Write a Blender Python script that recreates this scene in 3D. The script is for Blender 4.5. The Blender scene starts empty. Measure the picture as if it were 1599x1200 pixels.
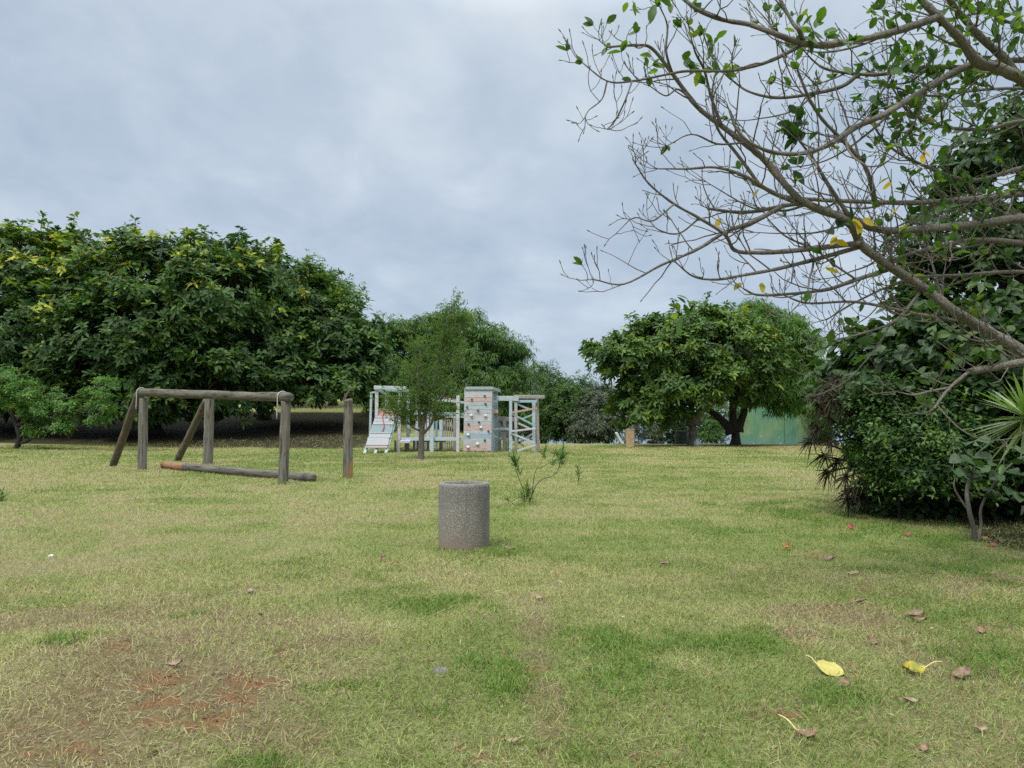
import bpy, math, random
import numpy as np

R = math.radians
random.seed(7)
scene = bpy.context.scene
col = scene.collection

# ------------------------------------------------------------------ camera model (photo is 1599 x 1200)
FPX, CX, CY = 1202.0, 799.5, 600.0
PITCH = math.atan(53.0 / FPX)
EYE = 1.5


def ray(px, py):
    x = (px - CX) / FPX
    u = (CY - py) / FPX
    c, s = math.cos(PITCH), math.sin(PITCH)
    return np.array([x, c - s * u, s + c * u])


def at(px, py, Y):
    d = ray(px, py)
    return np.array([0, 0, EYE]) + d * (Y / d[1])


# ------------------------------------------------------------------ noise
def _hash(ix, iy, seed):
    h = (ix.astype(np.int64) * 374761393 + iy.astype(np.int64) * 668265263 + seed * 982451653) & 0x7FFFFFFF
    h = ((h ^ (h >> 13)) * 1274126177) & 0x7FFFFFFF
    return ((h ^ (h >> 16)) & 0xFFFF) / 65535.0


def vn(x, y, seed=0):
    x = np.asarray(x, float); y = np.asarray(y, float)
    ix = np.floor(x); iy = np.floor(y)
    fx = x - ix; fy = y - iy
    fx = fx * fx * (3 - 2 * fx); fy = fy * fy * (3 - 2 * fy)
    a = _hash(ix, iy, seed); b = _hash(ix + 1, iy, seed)
    c = _hash(ix, iy + 1, seed); d = _hash(ix + 1, iy + 1, seed)
    return (a * (1 - fx) + b * fx) * (1 - fy) + (c * (1 - fx) + d * fx) * fy


def fbm(x, y, seed=0, octv=4):
    s = 0; a = 0.5; t = 0
    for k in range(octv):
        s = s + a * vn(x * 2 ** k + 17.3 * k, y * 2 ** k - 9.1 * k, seed + k); t += a; a *= 0.5
    return s / t


def S(t):
    t = np.clip(t, 0, 1)
    return t * t * (3 - 2 * t)


# ------------------------------------------------------------------ terrain
def H0(x, y):
    x = np.asarray(x, float); y = np.asarray(y, float)
    p = np.interp(y, [0, 34.5, 37, 41, 48, 62, 80, 110, 260, 1500], [0, 0, 0.12, 0.6, 1.5, 2.8, 4.0, 4.6, -34, -36])
    fx = 1 - S((x + 10) / 13)
    q = np.interp(y, [0, 45, 50, 56, 190, 1500], [0, 0, -0.25, -1.3, -34, -36])
    z = p * fx + q * (1 - fx)
    z = z + 0.25 * S((-x - 11) / 16) * S((y - 8) / 20)
    z = z - 38 * S((np.abs(x) - 90) / 260)
    return z


def H(x, y):
    x = np.asarray(x, float); y = np.asarray(y, float)
    z = H0(x, y)
    z = z + 0.10 * (fbm(x / 4.0, y / 5.0, 3, 3) - 0.5) * np.clip((y - 1) / 6, 0, 1)
    z = z + 0.035 * (fbm(x / 0.55, y / 0.55, 8, 3) - 0.5)
    z = z + 0.17 * np.exp(-((x + 2.1) / 1.5) ** 2 - ((y - 4.5) / 0.95) ** 2)
    return z


EYE = 1.5


def gp(px, py):
    d = ray(px, py)
    t = 1.0
    for _ in range(4000):
        p = np.array([0, 0, EYE]) + d * t
        if p[2] <= float(H(p[0], p[1])) or t > 200:
            break
        t *= 1.004
    return np.array([p[0], p[1], float(H(p[0], p[1]))])


# ------------------------------------------------------------------ objects
def tag(o, label=None, cat=None, group=None, kind=None):
    if label: o['label'] = label
    if cat: o['category'] = cat
    if group: o['group'] = group
    if kind: o['kind'] = kind
    return o


def thing(name, label, cat, loc, group=None):
    o = bpy.data.objects.new(name, None)
    o.empty_display_size = 0.3
    col.objects.link(o)
    o.location = [float(v) for v in loc]
    return tag(o, label, cat, group)


def mesh_np(name, V, faces, mat, parent=None, attrs=None, smooth=False, origin=None, mats=None, fmat=None):
    """faces: list of integer arrays, each (n,k). V in world space; origin subtracts."""
    V = np.asarray(V, float)
    if parent is not None and origin is None:
        origin = np.array(parent.location) if parent.parent is None else np.array(parent.location) + np.array(parent.parent.location)
    if origin is not None:
        V = V - np.asarray(origin, float)[None, :]
    me = bpy.data.meshes.new(name)
    n = len(V)
    me.vertices.add(n)
    me.vertices.foreach_set('co', V.astype(np.float32).ravel())
    loops = np.concatenate([np.asarray(f).ravel() for f in faces]).astype(np.int32)
    tot = np.concatenate([np.full(len(f), np.asarray(f).shape[1]) for f in faces]).astype(np.int32)
    start = np.concatenate([[0], np.cumsum(tot)[:-1]]).astype(np.int32)
    me.loops.add(len(loops)); me.loops.foreach_set('vertex_index', loops)
    me.polygons.add(len(tot))
    me.polygons.foreach_set('loop_start', start)
    me.polygons.foreach_set('loop_total', tot)
    if fmat is not None:
        me.polygons.foreach_set('material_index', np.asarray(fmat, np.int32))
    me.polygons.foreach_set('use_smooth', np.full(len(tot), bool(smooth)))
    me.update(calc_edges=True)
    if attrs:
        for k, a in attrs.items():
            at_ = me.attributes.new(k, 'FLOAT', 'POINT')
            at_.data.foreach_set('value', np.asarray(a, np.float32))
    for m in (mats or [mat]):
        me.materials.append(m)
    o = bpy.data.objects.new(name, me)
    col.objects.link(o)
    if parent is not None:
        o.parent = parent
    elif origin is not None:
        o.location = [float(v) for v in origin]
    return o


class MB:
    def __init__(s):
        s.V = []; s.F = {}; s.n = 0; s.A = []

    def add(s, V, faces, a=0.5):
        V = np.asarray(V, float)
        for f in faces:
            f = np.asarray(f)
            if len(f): s.F.setdefault(f.shape[1], []).append(f + s.n)
        s.V.append(V); s.n += len(V)
        s.A.append(np.full(len(V), a) if np.isscalar(a) else np.asarray(a))

    def tube(s, P, rad, k=6, cap=True, a=0.5, wob=0.0, seed=0):
        P = np.asarray(P, float); n = len(P)
        rad = np.broadcast_to(np.asarray(rad, float), (n,))
        T = np.gradient(P, axis=0) if n > 2 else np.repeat((P[1] - P[0])[None], n, 0)
        T /= np.linalg.norm(T, axis=1)[:, None] + 1e-12
        ref = np.array([0, 0, 1.0]) if abs(T[0][2]) < 0.9 else np.array([1.0, 0, 0])
        U = np.cross(T[0], ref); U /= np.linalg.norm(U)
        V = np.zeros((n, k, 3))
        ang = np.arange(k) * 2 * math.pi / k
        rs = np.random.RandomState(seed + 11)
        for i in range(n):
            U = U - T[i] * np.dot(U, T[i]); U /= np.linalg.norm(U) + 1e-12
            W = np.cross(T[i], U)
            rr = rad[i] * (1 + wob * (rs.rand(k) - 0.5))
            V[i] = P[i] + (np.cos(ang) * rr)[:, None] * U + (np.sin(ang) * rr)[:, None] * W
        V = V.reshape(-1, 3)
        i, j = np.meshgrid(np.arange(n - 1), np.arange(k), indexing='ij')
        q = np.stack([i * k + j, i * k + (j + 1) % k, (i + 1) * k + (j + 1) % k, (i + 1) * k + j], -1).reshape(-1, 4)
        fs = [q]
        if cap:
            V = np.vstack([V, P[0], P[-1]])
            jj = np.arange(k); c0 = n * k; c1 = n * k + 1
            fs.append(np.stack([np.full(k, c0), (jj + 1) % k, jj], -1))
            fs.append(np.stack([np.full(k, c1), (n - 1) * k + jj, (n - 1) * k + (jj + 1) % k], -1))
        s.add(V, fs, a)

    def bar(s, a, b, w, t, side=None):
        a = np.asarray(a, float); b = np.asarray(b, float)
        d = b - a; d /= np.linalg.norm(d)
        if side is None:
            side = np.array([0, 1.0, 0]) if abs(d[1]) < 0.8 else np.array([1.0, 0, 0])
        side = np.asarray(side, float); side = side - d * np.dot(side, d); side /= np.linalg.norm(side)
        up = np.cross(d, side)
        V = []
        c = min(w, t) * 0.10
        prof = [(-1, -1, c, 0), (-1, -1, 0, c), (-1, 1, 0, -c), (-1, 1, c, 0), (1, 1, -c, 0), (1, 1, 0, -c), (1, -1, 0, c), (1, -1, -c, 0)]
        for e in (a, b):
            for (sx, sy, ox, oy) in prof:
                V.append(e + up * (sx * w / 2 + ox) + side * (sy * t / 2 + oy))
        k = 8; j = np.arange(k)
        q = np.stack([j, (j + 1) % k, k + (j + 1) % k, k + j], -1)
        s.add(V, [q, np.array([[7, 6, 5, 4, 3, 2, 1, 0]]), np.array([[8, 9, 10, 11, 12, 13, 14, 15]])])

    def box(s, c, sx, sy, sz):
        c = np.asarray(c, float)
        s.bar(c - [0, 0, sz / 2], c + [0, 0, sz / 2], sx, sy)

    def build(s, name, mat, parent=None, smooth=False, origin=None, attr=False):
        return mesh_np(name, np.vstack(s.V), [np.vstack(v) for v in s.F.values()], mat, parent,
                       {'tint': np.concatenate(s.A)} if attr else None, smooth, origin)


def crv(P, m=5):
    """Catmull-Rom"""
    P = np.asarray(P, float)
    if len(P) < 3:
        t = np.linspace(0, 1, m + 1)[:, None]
        return P[0] * (1 - t) + P[-1] * t
    Q = np.vstack([2 * P[0] - P[1], P, 2 * P[-1] - P[-2]])
    out = []
    for i in range(1, len(Q) - 2):
        for t in np.linspace(0, 1, m, endpoint=False):
            a, b, c, d = Q[i - 1], Q[i], Q[i + 1], Q[i + 2]
            out.append(0.5 * (2 * b + (c - a) * t + (2 * a - 5 * b + 4 * c - d) * t * t + (3 * b - a - 3 * c + d) * t ** 3))
    out.append(P[-1])
    return np.array(out)


# ------------------------------------------------------------------ leaves
TEMPL = {
    'oblong': (np.array([(0, 0, 0), (.3, -.46, .1), (.3, 0, 0), (.3, .46, .1), (.72, -.42, .1), (.72, 0, 0), (.72, .42, .1), (1, 0, 0)]),
               [np.array([[0, 1, 2], [0, 2, 3], [4, 7, 5], [5, 7, 6]]), np.array([[1, 4, 5, 2], [2, 5, 6, 3]])]),
    'kite': (np.array([(0, 0, 0), (.45, -.5, .12), (.45, 0, 0), (.45, .5, .12), (1, 0, 0)]),
             [np.array([[0, 1, 2], [0, 2, 3], [1, 4, 2], [2, 4, 3]])]),
    'ovate': (np.array([(0, 0, 0), (.15, -.3, .05), (.15, 0, 0), (.15, .3, .05), (.45, -.5, .1), (.45, 0, 0), (.45, .5, .1),
                        (.78, -.33, .07), (.78, 0, 0), (.78, .33, .07), (1, 0, 0)]),
              [np.array([[1, 4, 5, 2], [2, 5, 6, 3], [4, 7, 8, 5], [5, 8, 9, 6]]),
               np.array([[0, 1, 2], [0, 2, 3], [7, 10, 8], [8, 10, 9]])]),
    'round': (np.array([(0.08, 0, 0), (0, -.25, .04), (0, .25, .04), (.3, -.52, .1), (.3, 0, 0), (.3, .52, .1),
                        (.65, -.45, .08), (.65, 0, 0), (.65, .45, .08), (1, 0, 0), (.88, -.2, .03), (.88, .2, .03)]),
              [np.array([[1, 3, 4, 0], [0, 4, 5, 2], [3, 6, 7, 4], [4, 7, 8, 5], [6, 10, 9, 7], [7, 9, 11, 8]])]),
    'blade': (np.array([(0, -.3, .08), (0, .3, .08), (.3, -.5, .12), (.3, 0, 0), (.3, .5, .12), (.7, -.32, .06), (.7, 0, 0), (.7, .32, .06), (1, 0, 0)]),
              [np.array([[0, 2, 3, 1], [2, 5, 6, 3], [3, 6, 7, 4]]), np.array([[1, 3, 4], [5, 8, 6], [6, 8, 7]])]),
}


def leaves(O, D, N, L, W, droop, tint, kind='kite'):
    """Arrays of n leaves -> V, faces, tint per vert"""
    O = np.asarray(O, float); n = len(O)
    D = D / (np.linalg.norm(D, axis=1)[:, None] + 1e-9)
    Sd = np.cross(D, N); Sd /= np.linalg.norm(Sd, axis=1)[:, None] + 1e-9
    N2 = np.cross(Sd, D)
    T, F = TEMPL[kind]
    L = np.broadcast_to(L, (n,)); W = np.broadcast_to(W, (n,)); droop = np.broadcast_to(droop, (n,))
    u, v, w = T[:, 0], T[:, 1], T[:, 2]
    V = (O[:, None, :] + D[:, None, :] * (u[None, :, None] * L[:, None, None])
         + Sd[:, None, :] * (v[None, :, None] * W[:, None, None])
         + N2[:, None, :] * (w[None, :, None] * W[:, None, None]))
    V[:, :, 2] -= (droop * L)[:, None] * (u ** 2)[None, :]
    m = len(T)
    faces = []
    for f in F:
        faces.append((f[None] + (np.arange(n) * m)[:, None, None]).reshape(-1, f.shape[1]))
    return V.reshape(-1, 3), faces, np.repeat(np.broadcast_to(tint, (n,)), m)


def unit(n, rng):
    v = rng.normal(size=(n, 3))
    return v / np.linalg.norm(v, axis=1)[:, None]


def rosettes(C, A, nl, L, W, droop, tint, rng, kind='kite', spread=(45, 100), jit=0.05):
    """Leaf whorls at points C with axis A."""
    n = len(C)
    A = A / np.linalg.norm(A, axis=1)[:, None]
    ref = np.where(np.abs(A[:, 2:3]) < 0.9, np.array([[0, 0, 1.0]]), np.array([[1.0, 0, 0]]))
    U = np.cross(A, ref); U /= np.linalg.norm(U, axis=1)[:, None]
    Wv = np.cross(A, U)
    az = rng.rand(n, nl) * 0.5 + np.arange(nl)[None] * 2 * math.pi / nl + rng.rand(n, 1) * 6.28
    el = np.radians(spread[0] + (spread[1] - spread[0]) * rng.rand(n, nl))
    D = (A[:, None] * np.cos(el)[..., None] + (U[:, None] * np.cos(az)[..., None] + Wv[:, None] * np.sin(az)[..., None]) * np.sin(el)[..., None])
    O = np.repeat(C[:, None], nl, 1) + rng.normal(size=(n, nl, 3)) * jit
    Ls = L * (0.65 + 0.6 * rng.rand(n, nl))
    Ws = W * (0.7 + 0.5 * rng.rand(n, nl))
    Nn = np.repeat(A[:, None], nl, 1) + rng.normal(size=(n, nl, 3)) * 0.35
    tt = np.repeat(np.asarray(tint)[:, None], nl, 1) + rng.normal(size=(n, nl)) * 0.04
    return leaves(O.reshape(-1, 3), D.reshape(-1, 3), Nn.reshape(-1, 3), Ls.ravel(), Ws.ravel(),
                  np.full(n * nl, droop) * (0.5 + rng.rand(n * nl)), tt.ravel(), kind)


# ------------------------------------------------------------------ materials
def mat_new(name):
    m = bpy.data.materials.new(name); m.use_nodes = True
    nt = m.node_tree; nt.nodes.clear()
    out = nt.nodes.new('ShaderNodeOutputMaterial')
    bs = nt.nodes.new('ShaderNodeBsdfPrincipled')
    nt.links.new(bs.outputs[0], out.inputs[0])
    return m, nt, bs, out


def nd(nt, t, **kw):
    n = nt.nodes.new(t)
    for k, v in kw.items(): setattr(n, k, v)
    return n


def ramp(nt, fac, stops, interp='LINEAR'):
    r = nt.nodes.new('ShaderNodeValToRGB')
    r.color_ramp.interpolation = interp
    el = r.color_ramp.elements
    while len(el) < len(stops): el.new(0.5)
    for e, (p, c) in zip(el, stops):
        e.position = p
        e.color = (*c, 1) if len(c) == 3 else c
    if fac is not None: nt.links.new(fac, r.inputs[0])
    return r


def noise(nt, scale, detail=4, rough=0.55, vec=None, stretch=None, dist=0.0, space='pos'):
    n = nt.nodes.new('ShaderNodeTexNoise')
    n.inputs['Scale'].default_value = scale; n.inputs['Detail'].default_value = detail
    n.inputs['Roughness'].default_value = rough; n.inputs['Distortion'].default_value = dist
    if vec is None:
        if space == 'pos':
            vec = nt.nodes.new('ShaderNodeNewGeometry').outputs['Position']
        else:
            vec = nt.nodes.new('ShaderNodeTexCoord').outputs['Object']
    if stretch is not None:
        mp = nt.nodes.new('ShaderNodeMapping'); mp.inputs['Scale'].default_value = stretch
        nt.links.new(vec, mp.inputs[0]); vec = mp.outputs[0]
    nt.links.new(vec, n.inputs['Vector'])
    return n.outputs['Fac']


def mixc(nt, fac, a, b, mode='MIX'):
    m = nt.nodes.new('ShaderNodeMix'); m.data_type = 'RGBA'; m.blend_type = mode
    for i, x in ((0, fac), (6, a), (7, b)):
        if isinstance(x, (int, float)): m.inputs[i].default_value = x
        elif isinstance(x, tuple): m.inputs[i].default_value = (*x, 1) if len(x) == 3 else x
        else: nt.links.new(x, m.inputs[i])
    return m.outputs[2]


def math_(nt, op, a, b=None, clamp=False):
    m = nt.nodes.new('ShaderNodeMath'); m.operation = op; m.use_clamp = clamp
    for i, x in ((0, a), (1, b)):
        if x is None: continue
        if isinstance(x, (int, float)): m.inputs[i].default_value = x
        else: nt.links.new(x, m.inputs[i])
    return m.outputs[0]


def attr(nt, name):
    a = nt.nodes.new('ShaderNodeAttribute'); a.attribute_name = name
    return a.outputs['Fac']


def bump(nt, bs, h, strength, dist):
    b = nt.nodes.new('ShaderNodeBump')
    b.inputs['Strength'].default_value = strength; b.inputs['Distance'].default_value = dist
    nt.links.new(h, b.inputs['Height']); nt.links.new(b.outputs[0], bs.inputs['Normal'])


def foliage_mat(name, stops, rough=0.5, spec=0.35, trans=0.3, tmul=(1.3, 1.6, 0.5)):
    m, nt, bs, out = mat_new(name)
    c = ramp(nt, attr(nt, 'tint'), stops).outputs[0]
    v = noise(nt, 1.7, 2)
    c = mixc(nt, 1.0, c, ramp(nt, v, [(0.3, (.75, .78, .75)), (0.7, (1.2, 1.18, 1.1))]).outputs[0], 'MULTIPLY')
    nt.links.new(c, bs.inputs['Base Color'])
    bs.inputs['Roughness'].default_value = rough
    bs.inputs['Specular IOR Level'].default_value = spec
    tr = nt.nodes.new('ShaderNodeBsdfTranslucent')
    nt.links.new(mixc(nt, 1.0, c, tmul, 'MULTIPLY'), tr.inputs[0])
    mx = nt.nodes.new('ShaderNodeMixShader'); mx.inputs[0].default_value = trans
    nt.links.new(bs.outputs[0], mx.inputs[1]); nt.links.new(tr.outputs[0], mx.inputs[2])
    nt.links.new(mx.outputs[0], out.inputs[0])
    return m


def bark_mat(name, a, b, sc=18, stretch=(1, 1, .25), st=0.6):
    m, nt, bs, out = mat_new(name)
    f = noise(nt, sc, 5, .65, stretch=stretch)
    g = noise(nt, 2.5, 3)
    c = ramp(nt, f, [(.3, a), (.7, b)]).outputs[0]
    c = mixc(nt, 1.0, c, ramp(nt, g, [(.3, (.7, .7, .68)), (.7, (1.2, 1.2, 1.15))]).outputs[0], 'MULTIPLY')
    nt.links.new(c, bs.inputs['Base Color']); bs.inputs['Roughness'].default_value = .85
    bump(nt, bs, f, st, .02)
    return m


def wood_mat(name, dark, light, stain, stretch, lo=0.0, sc=22):
    """weathered timber, grain along the un-stretched axis of the object's own coordinates"""
    m, nt, bs, out = mat_new(name)
    f = noise(nt, sc * .62, 6, .75, stretch=stretch, space='obj')
    g = noise(nt, 2.2, 4, .6, space='obj')
    k = noise(nt, sc * 1.3, 4, .6, stretch=stretch, space='obj')
    c = ramp(nt, f, [(.28, dark), (.5, tuple((x + y) / 2 for x, y in zip(dark, light))), (.72, light)]).outputs[0]
    c = mixc(nt, ramp(nt, g, [(.45, (0, 0, 0)), (.75, (.7, .7, .7))]).outputs[0], c, stain)
    crack = ramp(nt, k, [(.34, (.22, .21, .2)), (.45, (1, 1, 1))]).outputs[0]
    c = mixc(nt, 1.0, c, crack, 'MULTIPLY')
    nt.links.new(c, bs.inputs['Base Color']); bs.inputs['Roughness'].default_value = .88
    bs.inputs['Specular IOR Level'].default_value = .2
    bump(nt, bs, k, .7, .012)
    return m


def paint_mat(name, colr, wear=0.5):
    m, nt, bs, out = mat_new(name)
    f = noise(nt, 9, 6, .7, stretch=(.35, 1, 2.2))
    g = noise(nt, 1.4, 3)
    wood = ramp(nt, noise(nt, 30, 4, .6, stretch=(.2, 1, 1.5)), [(.3, (.20, .18, .165)), (.7, (.40, .37, .35))]).outputs[0]
    w = math_(nt, 'ADD', f, math_(nt, 'MULTIPLY', g, .35))
    mask = ramp(nt, w, [(wear + .17, (0, 0, 0)), (wear + .33, (.8, .8, .8))]).outputs[0]
    c = mixc(nt, mask, colr, wood)
    nt.links.new(c, bs.inputs['Base Color']); bs.inputs['Roughness'].default_value = .8
    bs.inputs['Specular IOR Level'].default_value = .25
    bump(nt, bs, f, .3, .006)
    return m


def plain(name, colr, rough=.7, var=.25, sc=20):
    m, nt, bs, out = mat_new(name)
    f = noise(nt, sc, 4)
    c = mixc(nt, 1.0, colr, ramp(nt, f, [(.25, (1 - var,) * 3), (.75, (1 + var,) * 3)]).outputs[0], 'MULTIPLY')
    nt.links.new(c, bs.inputs['Base Color']); bs.inputs['Roughness'].default_value = rough
    return m

# ------------------------------------------------------------------ lawn fields
# patches given where they lie: (x, y, half width, half depth, turn)
def patch(px, py, rx, ry):
    p = gp(px, py)
    a = gp(px, py + ry)
    return (p[0], p[1], rx * p[1] / FPX, max(abs(p[1] - a[1]), .03))


SOIL = [patch(*q) for q in [(195, 1058, 85, 30), (372, 1066, 90, 38), (85, 1180, 120, 42), (30, 1130, 90, 40), (280, 1110, 90, 34), (180, 1120, 80, 30),
                            (692, 1098, 26, 16), (1020, 1096, 34, 12), (1262, 998, 40, 14), (276, 881, 36, 6), (1030, 1190, 50, 16),
                            (1540, 982, 46, 14), (1320, 1042, 36, 20), (660, 1038, 40, 12), (1190, 1110, 60, 14), (840, 1044, 26, 10),
                            (160, 1010, 50, 14), (620, 880, 30, 5), (1270, 868, 50, 5), (1560, 905, 70, 14), (725, 1170, 70, 18),
                            (1340, 920, 60, 10), (440, 1010, 60, 12), (1105, 727, 26, 3), (720, 866, 40, 5), (1500, 930, 60, 8), (305, 856, 16, 3)]]
LUSH = [patch(*q) for q in [(765, 1035, 50, 14), (790, 1065, 40, 22), (560, 1092, 60, 24), (1270, 800, 110, 22), (800, 868, 50, 8),
                            (1400, 850, 120, 20), (1540, 890, 120, 20), (930, 1000, 60, 20), (960, 1090, 50, 40), (1060, 1030, 70, 30),
                            (1340, 1010, 60, 14), (700, 950, 80, 12), (320, 960, 70, 8), (1120, 1000, 80, 20), (1560, 1030, 70, 26),
                            (1330, 1090, 60, 16), (1500, 970, 60, 10), (640, 1190, 50, 16), (880, 1180, 60, 18), (1160, 830, 60, 6),
                            (100, 1000, 60, 10), (420, 1190, 60, 14)]]


WORN = [patch(*q) for q in [(862, 1150, 30, 40), (846, 1085, 28, 30), (838, 1030, 26, 24), (836, 985, 22, 20), (300, 1090, 160, 60), (120, 1150, 140, 60), (420, 1150, 120, 40), (240, 1000, 120, 30), (1300, 960, 90, 20), (1220, 990, 70, 16), (500, 1000, 80, 20)]]


def blobs(x, y, lst, seed):
    m = np.zeros_like(x)
    nx = (fbm(x / .45, y / .45, seed, 4) - .5) * 1.5
    for (cx, cy, rx, ry) in lst:
        d = np.sqrt(((x - cx) / (rx * 1.25)) ** 2 + ((y - cy) / (ry * 1.25)) ** 2)
        m = np.maximum(m, S((1.25 - d + nx * .9) / .8))
    return m


def fields(x, y):
    x = np.asarray(x, float); y = np.asarray(y, float)
    dry = .6 * fbm(x / 2.6, y / 3.4, 21, 4) + .4 * fbm(x / .5, y / .6, 31, 3)
    dry = dry + .34 * (fbm(x / 5.0, y / .60, 44, 3) - .5) * S((y - 6) / 5) + .10 * (fbm(x / .6 + y * .02, y / 14.0, 47, 2) - .5) * S((y - 7) / 5)
    dry = np.clip((dry - .5) * 3.6 + .50, 0, 1)
    lush = blobs(x, y, LUSH, 51)
    lush = np.maximum(lush, S((fbm(x / 1.2, y / 1.4, 61, 4) - .60) / .16) * .45)
    soil = blobs(x, y, SOIL, 71)
    near = 1 - S((y - 5.2) / 3.2)
    soil = np.maximum(soil, S((fbm(x / .8, y / .8, 81, 4) - .66) / .10) * .4 * near)
    left = S((-x - .2) / 2.5) * near
    soil = np.maximum(soil, S((fbm(x / .6, y / .6, 91, 4) - .60) / .12) * .55 * left)
    br = .55 * fbm((x - .6 * y) / .20, (y + .6 * x) / .09, 151, 3) + .45 * fbm(x / .05, y / .05, 155, 2)
    soil = S((soil + (br - .5) * 2.8 - .62) / .85) * .75
    lush = np.clip(.8 * lush * S((fbm(x / .34, y / .3, 161, 4) - .36) / .3), 0, 1)
    lush = lush * (1 - soil)
    dry = dry * (1 - .9 * lush)
    # scuffed, brown thatch on the rise at the left and here and there elsewhere
    worn = S((fbm(x / .9, y / .8, 171, 4) - .40) / .2) * np.clip(.12 + .85 * left + .4 * near * S((x - 1.2) / 1.5), 0, 1) * (.06 + .94 * near)
    worn = np.maximum(worn, np.maximum(.8 * soil, .85 * blobs(x, y, WORN, 181))) * (1 - .8 * lush)
    dry = np.clip(dry + .35 * worn, 0, 1)
    # leaf litter and bare earth beneath the trees, coloured darker for their shade
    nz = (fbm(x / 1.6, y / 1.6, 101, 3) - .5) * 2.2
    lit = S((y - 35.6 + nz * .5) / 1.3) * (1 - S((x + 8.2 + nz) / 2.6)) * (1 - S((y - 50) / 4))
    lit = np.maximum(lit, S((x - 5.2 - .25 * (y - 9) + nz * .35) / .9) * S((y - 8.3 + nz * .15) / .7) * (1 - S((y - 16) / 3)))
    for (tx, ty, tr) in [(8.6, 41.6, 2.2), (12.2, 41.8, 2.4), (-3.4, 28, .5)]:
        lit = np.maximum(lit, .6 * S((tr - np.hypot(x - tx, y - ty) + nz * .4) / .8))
    return dry, lush, soil, lit, worn


# ------------------------------------------------------------------ ground
def graded(lo, hi, fine_lo, fine_hi, step, growth):
    c = list(np.arange(fine_lo, fine_hi, step))
    s = step; v = c[-1]
    while v < hi:
        s *= growth; v += s; c.append(v)
    s = step; v = c[0]; pre = []
    while v > lo:
        s *= growth; v -= s; pre.append(v)
    return np.array(pre[::-1] + c)


gx = graded(-700, 700, -6, 6, .06, 1.045)
gy = graded(-60, 900, 1.5, 14, .06, 1.022)
GX, GY = np.meshgrid(gx, gy, indexing='ij')
GZ = H(GX, GY)
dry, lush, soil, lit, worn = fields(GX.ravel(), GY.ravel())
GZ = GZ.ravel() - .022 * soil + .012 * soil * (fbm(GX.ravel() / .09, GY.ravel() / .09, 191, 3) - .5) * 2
nx_, ny_ = len(gx), len(gy)
i, j = np.meshgrid(np.arange(nx_ - 1), np.arange(ny_ - 1), indexing='ij')
Q = np.stack([i * ny_ + j, (i + 1) * ny_ + j, (i + 1) * ny_ + j + 1, i * ny_ + j + 1], -1).reshape(-1, 4)

m, nt, bs, out = mat_new('lawn_soil')
aD, aL, aS, aT = attr(nt, 'dry'), attr(nt, 'lush'), attr(nt, 'soil'), attr(nt, 'litter')
n1 = noise(nt, 60, 5, .7); n2 = noise(nt, 9, 4, .6); n3 = noise(nt, 220, 3, .7)
thatch = ramp(nt, n1, [(.25, (.13, .11, .055)), (.5, (.25, .225, .115)), (.75, (.38, .34, .19))]).outputs[0]
green = ramp(nt, n1, [(.25, (.10, .13, .037)), (.5, (.21, .25, .075)), (.75, (.33, .36, .125))]).outputs[0]
lushc = ramp(nt, n1, [(.25, (.075, .125, .025)), (.6, (.15, .22, .048)), (.8, (.21, .28, .075))]).outputs[0]
soilc = ramp(nt, n3, [(.25, (.13, .070, .032)), (.55, (.25, .140, .070)), (.8, (.34, .215, .12))]).outputs[0]
litter_shade_c = ramp(nt, noise(nt, 14, 5, .75), [(.3, (.020, .018, .010)), (.55, (.045, .040, .022)), (.75, (.085, .073, .036))]).outputs[0]  # litter tones, darkened further to deepen the shade under the trees
dr = math_(nt, 'ADD', aD, math_(nt, 'MULTIPLY', math_(nt, 'SUBTRACT', n2, .5), .9), True)
c = mixc(nt, dr, green, thatch)
c = mixc(nt, math_(nt, 'MULTIPLY', attr(nt, 'worn'), .65), c, ramp(nt, n1, [(.25, (.075, .05, .028)), (.5, (.16, .115, .065)), (.78, (.28, .215, .125))]).outputs[0])
c = mixc(nt, aL, c, lushc)
c = mixc(nt, ramp(nt, math_(nt, 'ADD', aS, math_(nt, 'MULTIPLY', math_(nt, 'SUBTRACT', n1, .5), .8)), [(.35, (0, 0, 0)), (.65, (1, 1, 1))]).outputs[0], c, soilc)
c = mixc(nt, ramp(nt, math_(nt, 'ADD', aT, math_(nt, 'MULTIPLY', math_(nt, 'SUBTRACT', n2, .5), .9)), [(.3, (0, 0, 0)), (.7, (1, 1, 1))]).outputs[0], c, litter_shade_c)
nt.links.new(c, bs.inputs['Base Color']); bs.inputs['Roughness'].default_value = .95
bs.inputs['Specular IOR Level'].default_value = .1
bump(nt, bs, math_(nt, 'ADD', n1, math_(nt, 'MULTIPLY', n3, .5)), .8, .03)
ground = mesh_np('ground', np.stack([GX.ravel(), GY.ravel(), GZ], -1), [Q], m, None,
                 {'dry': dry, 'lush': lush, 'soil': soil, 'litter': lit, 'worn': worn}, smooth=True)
tag(ground, kind='structure')

# sea far below the hill
m, nt, bs, out = mat_new('sea_water')
bs.inputs['Base Color'].default_value = (.10, .15, .20, 1); bs.inputs['Roughness'].default_value = .35
bump(nt, bs, noise(nt, .05, 4), .4, 1.0)
sea = mesh_np('sea', [(-15000, 100, -30), (15000, 100, -30), (15000, 26000, -30), (-15000, 26000, -30)], [np.array([[0, 1, 2, 3]])], m)
tag(sea, kind='structure')

# ------------------------------------------------------------------ grass blades
rng = np.random.RandomState(5)
TH = .80


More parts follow.
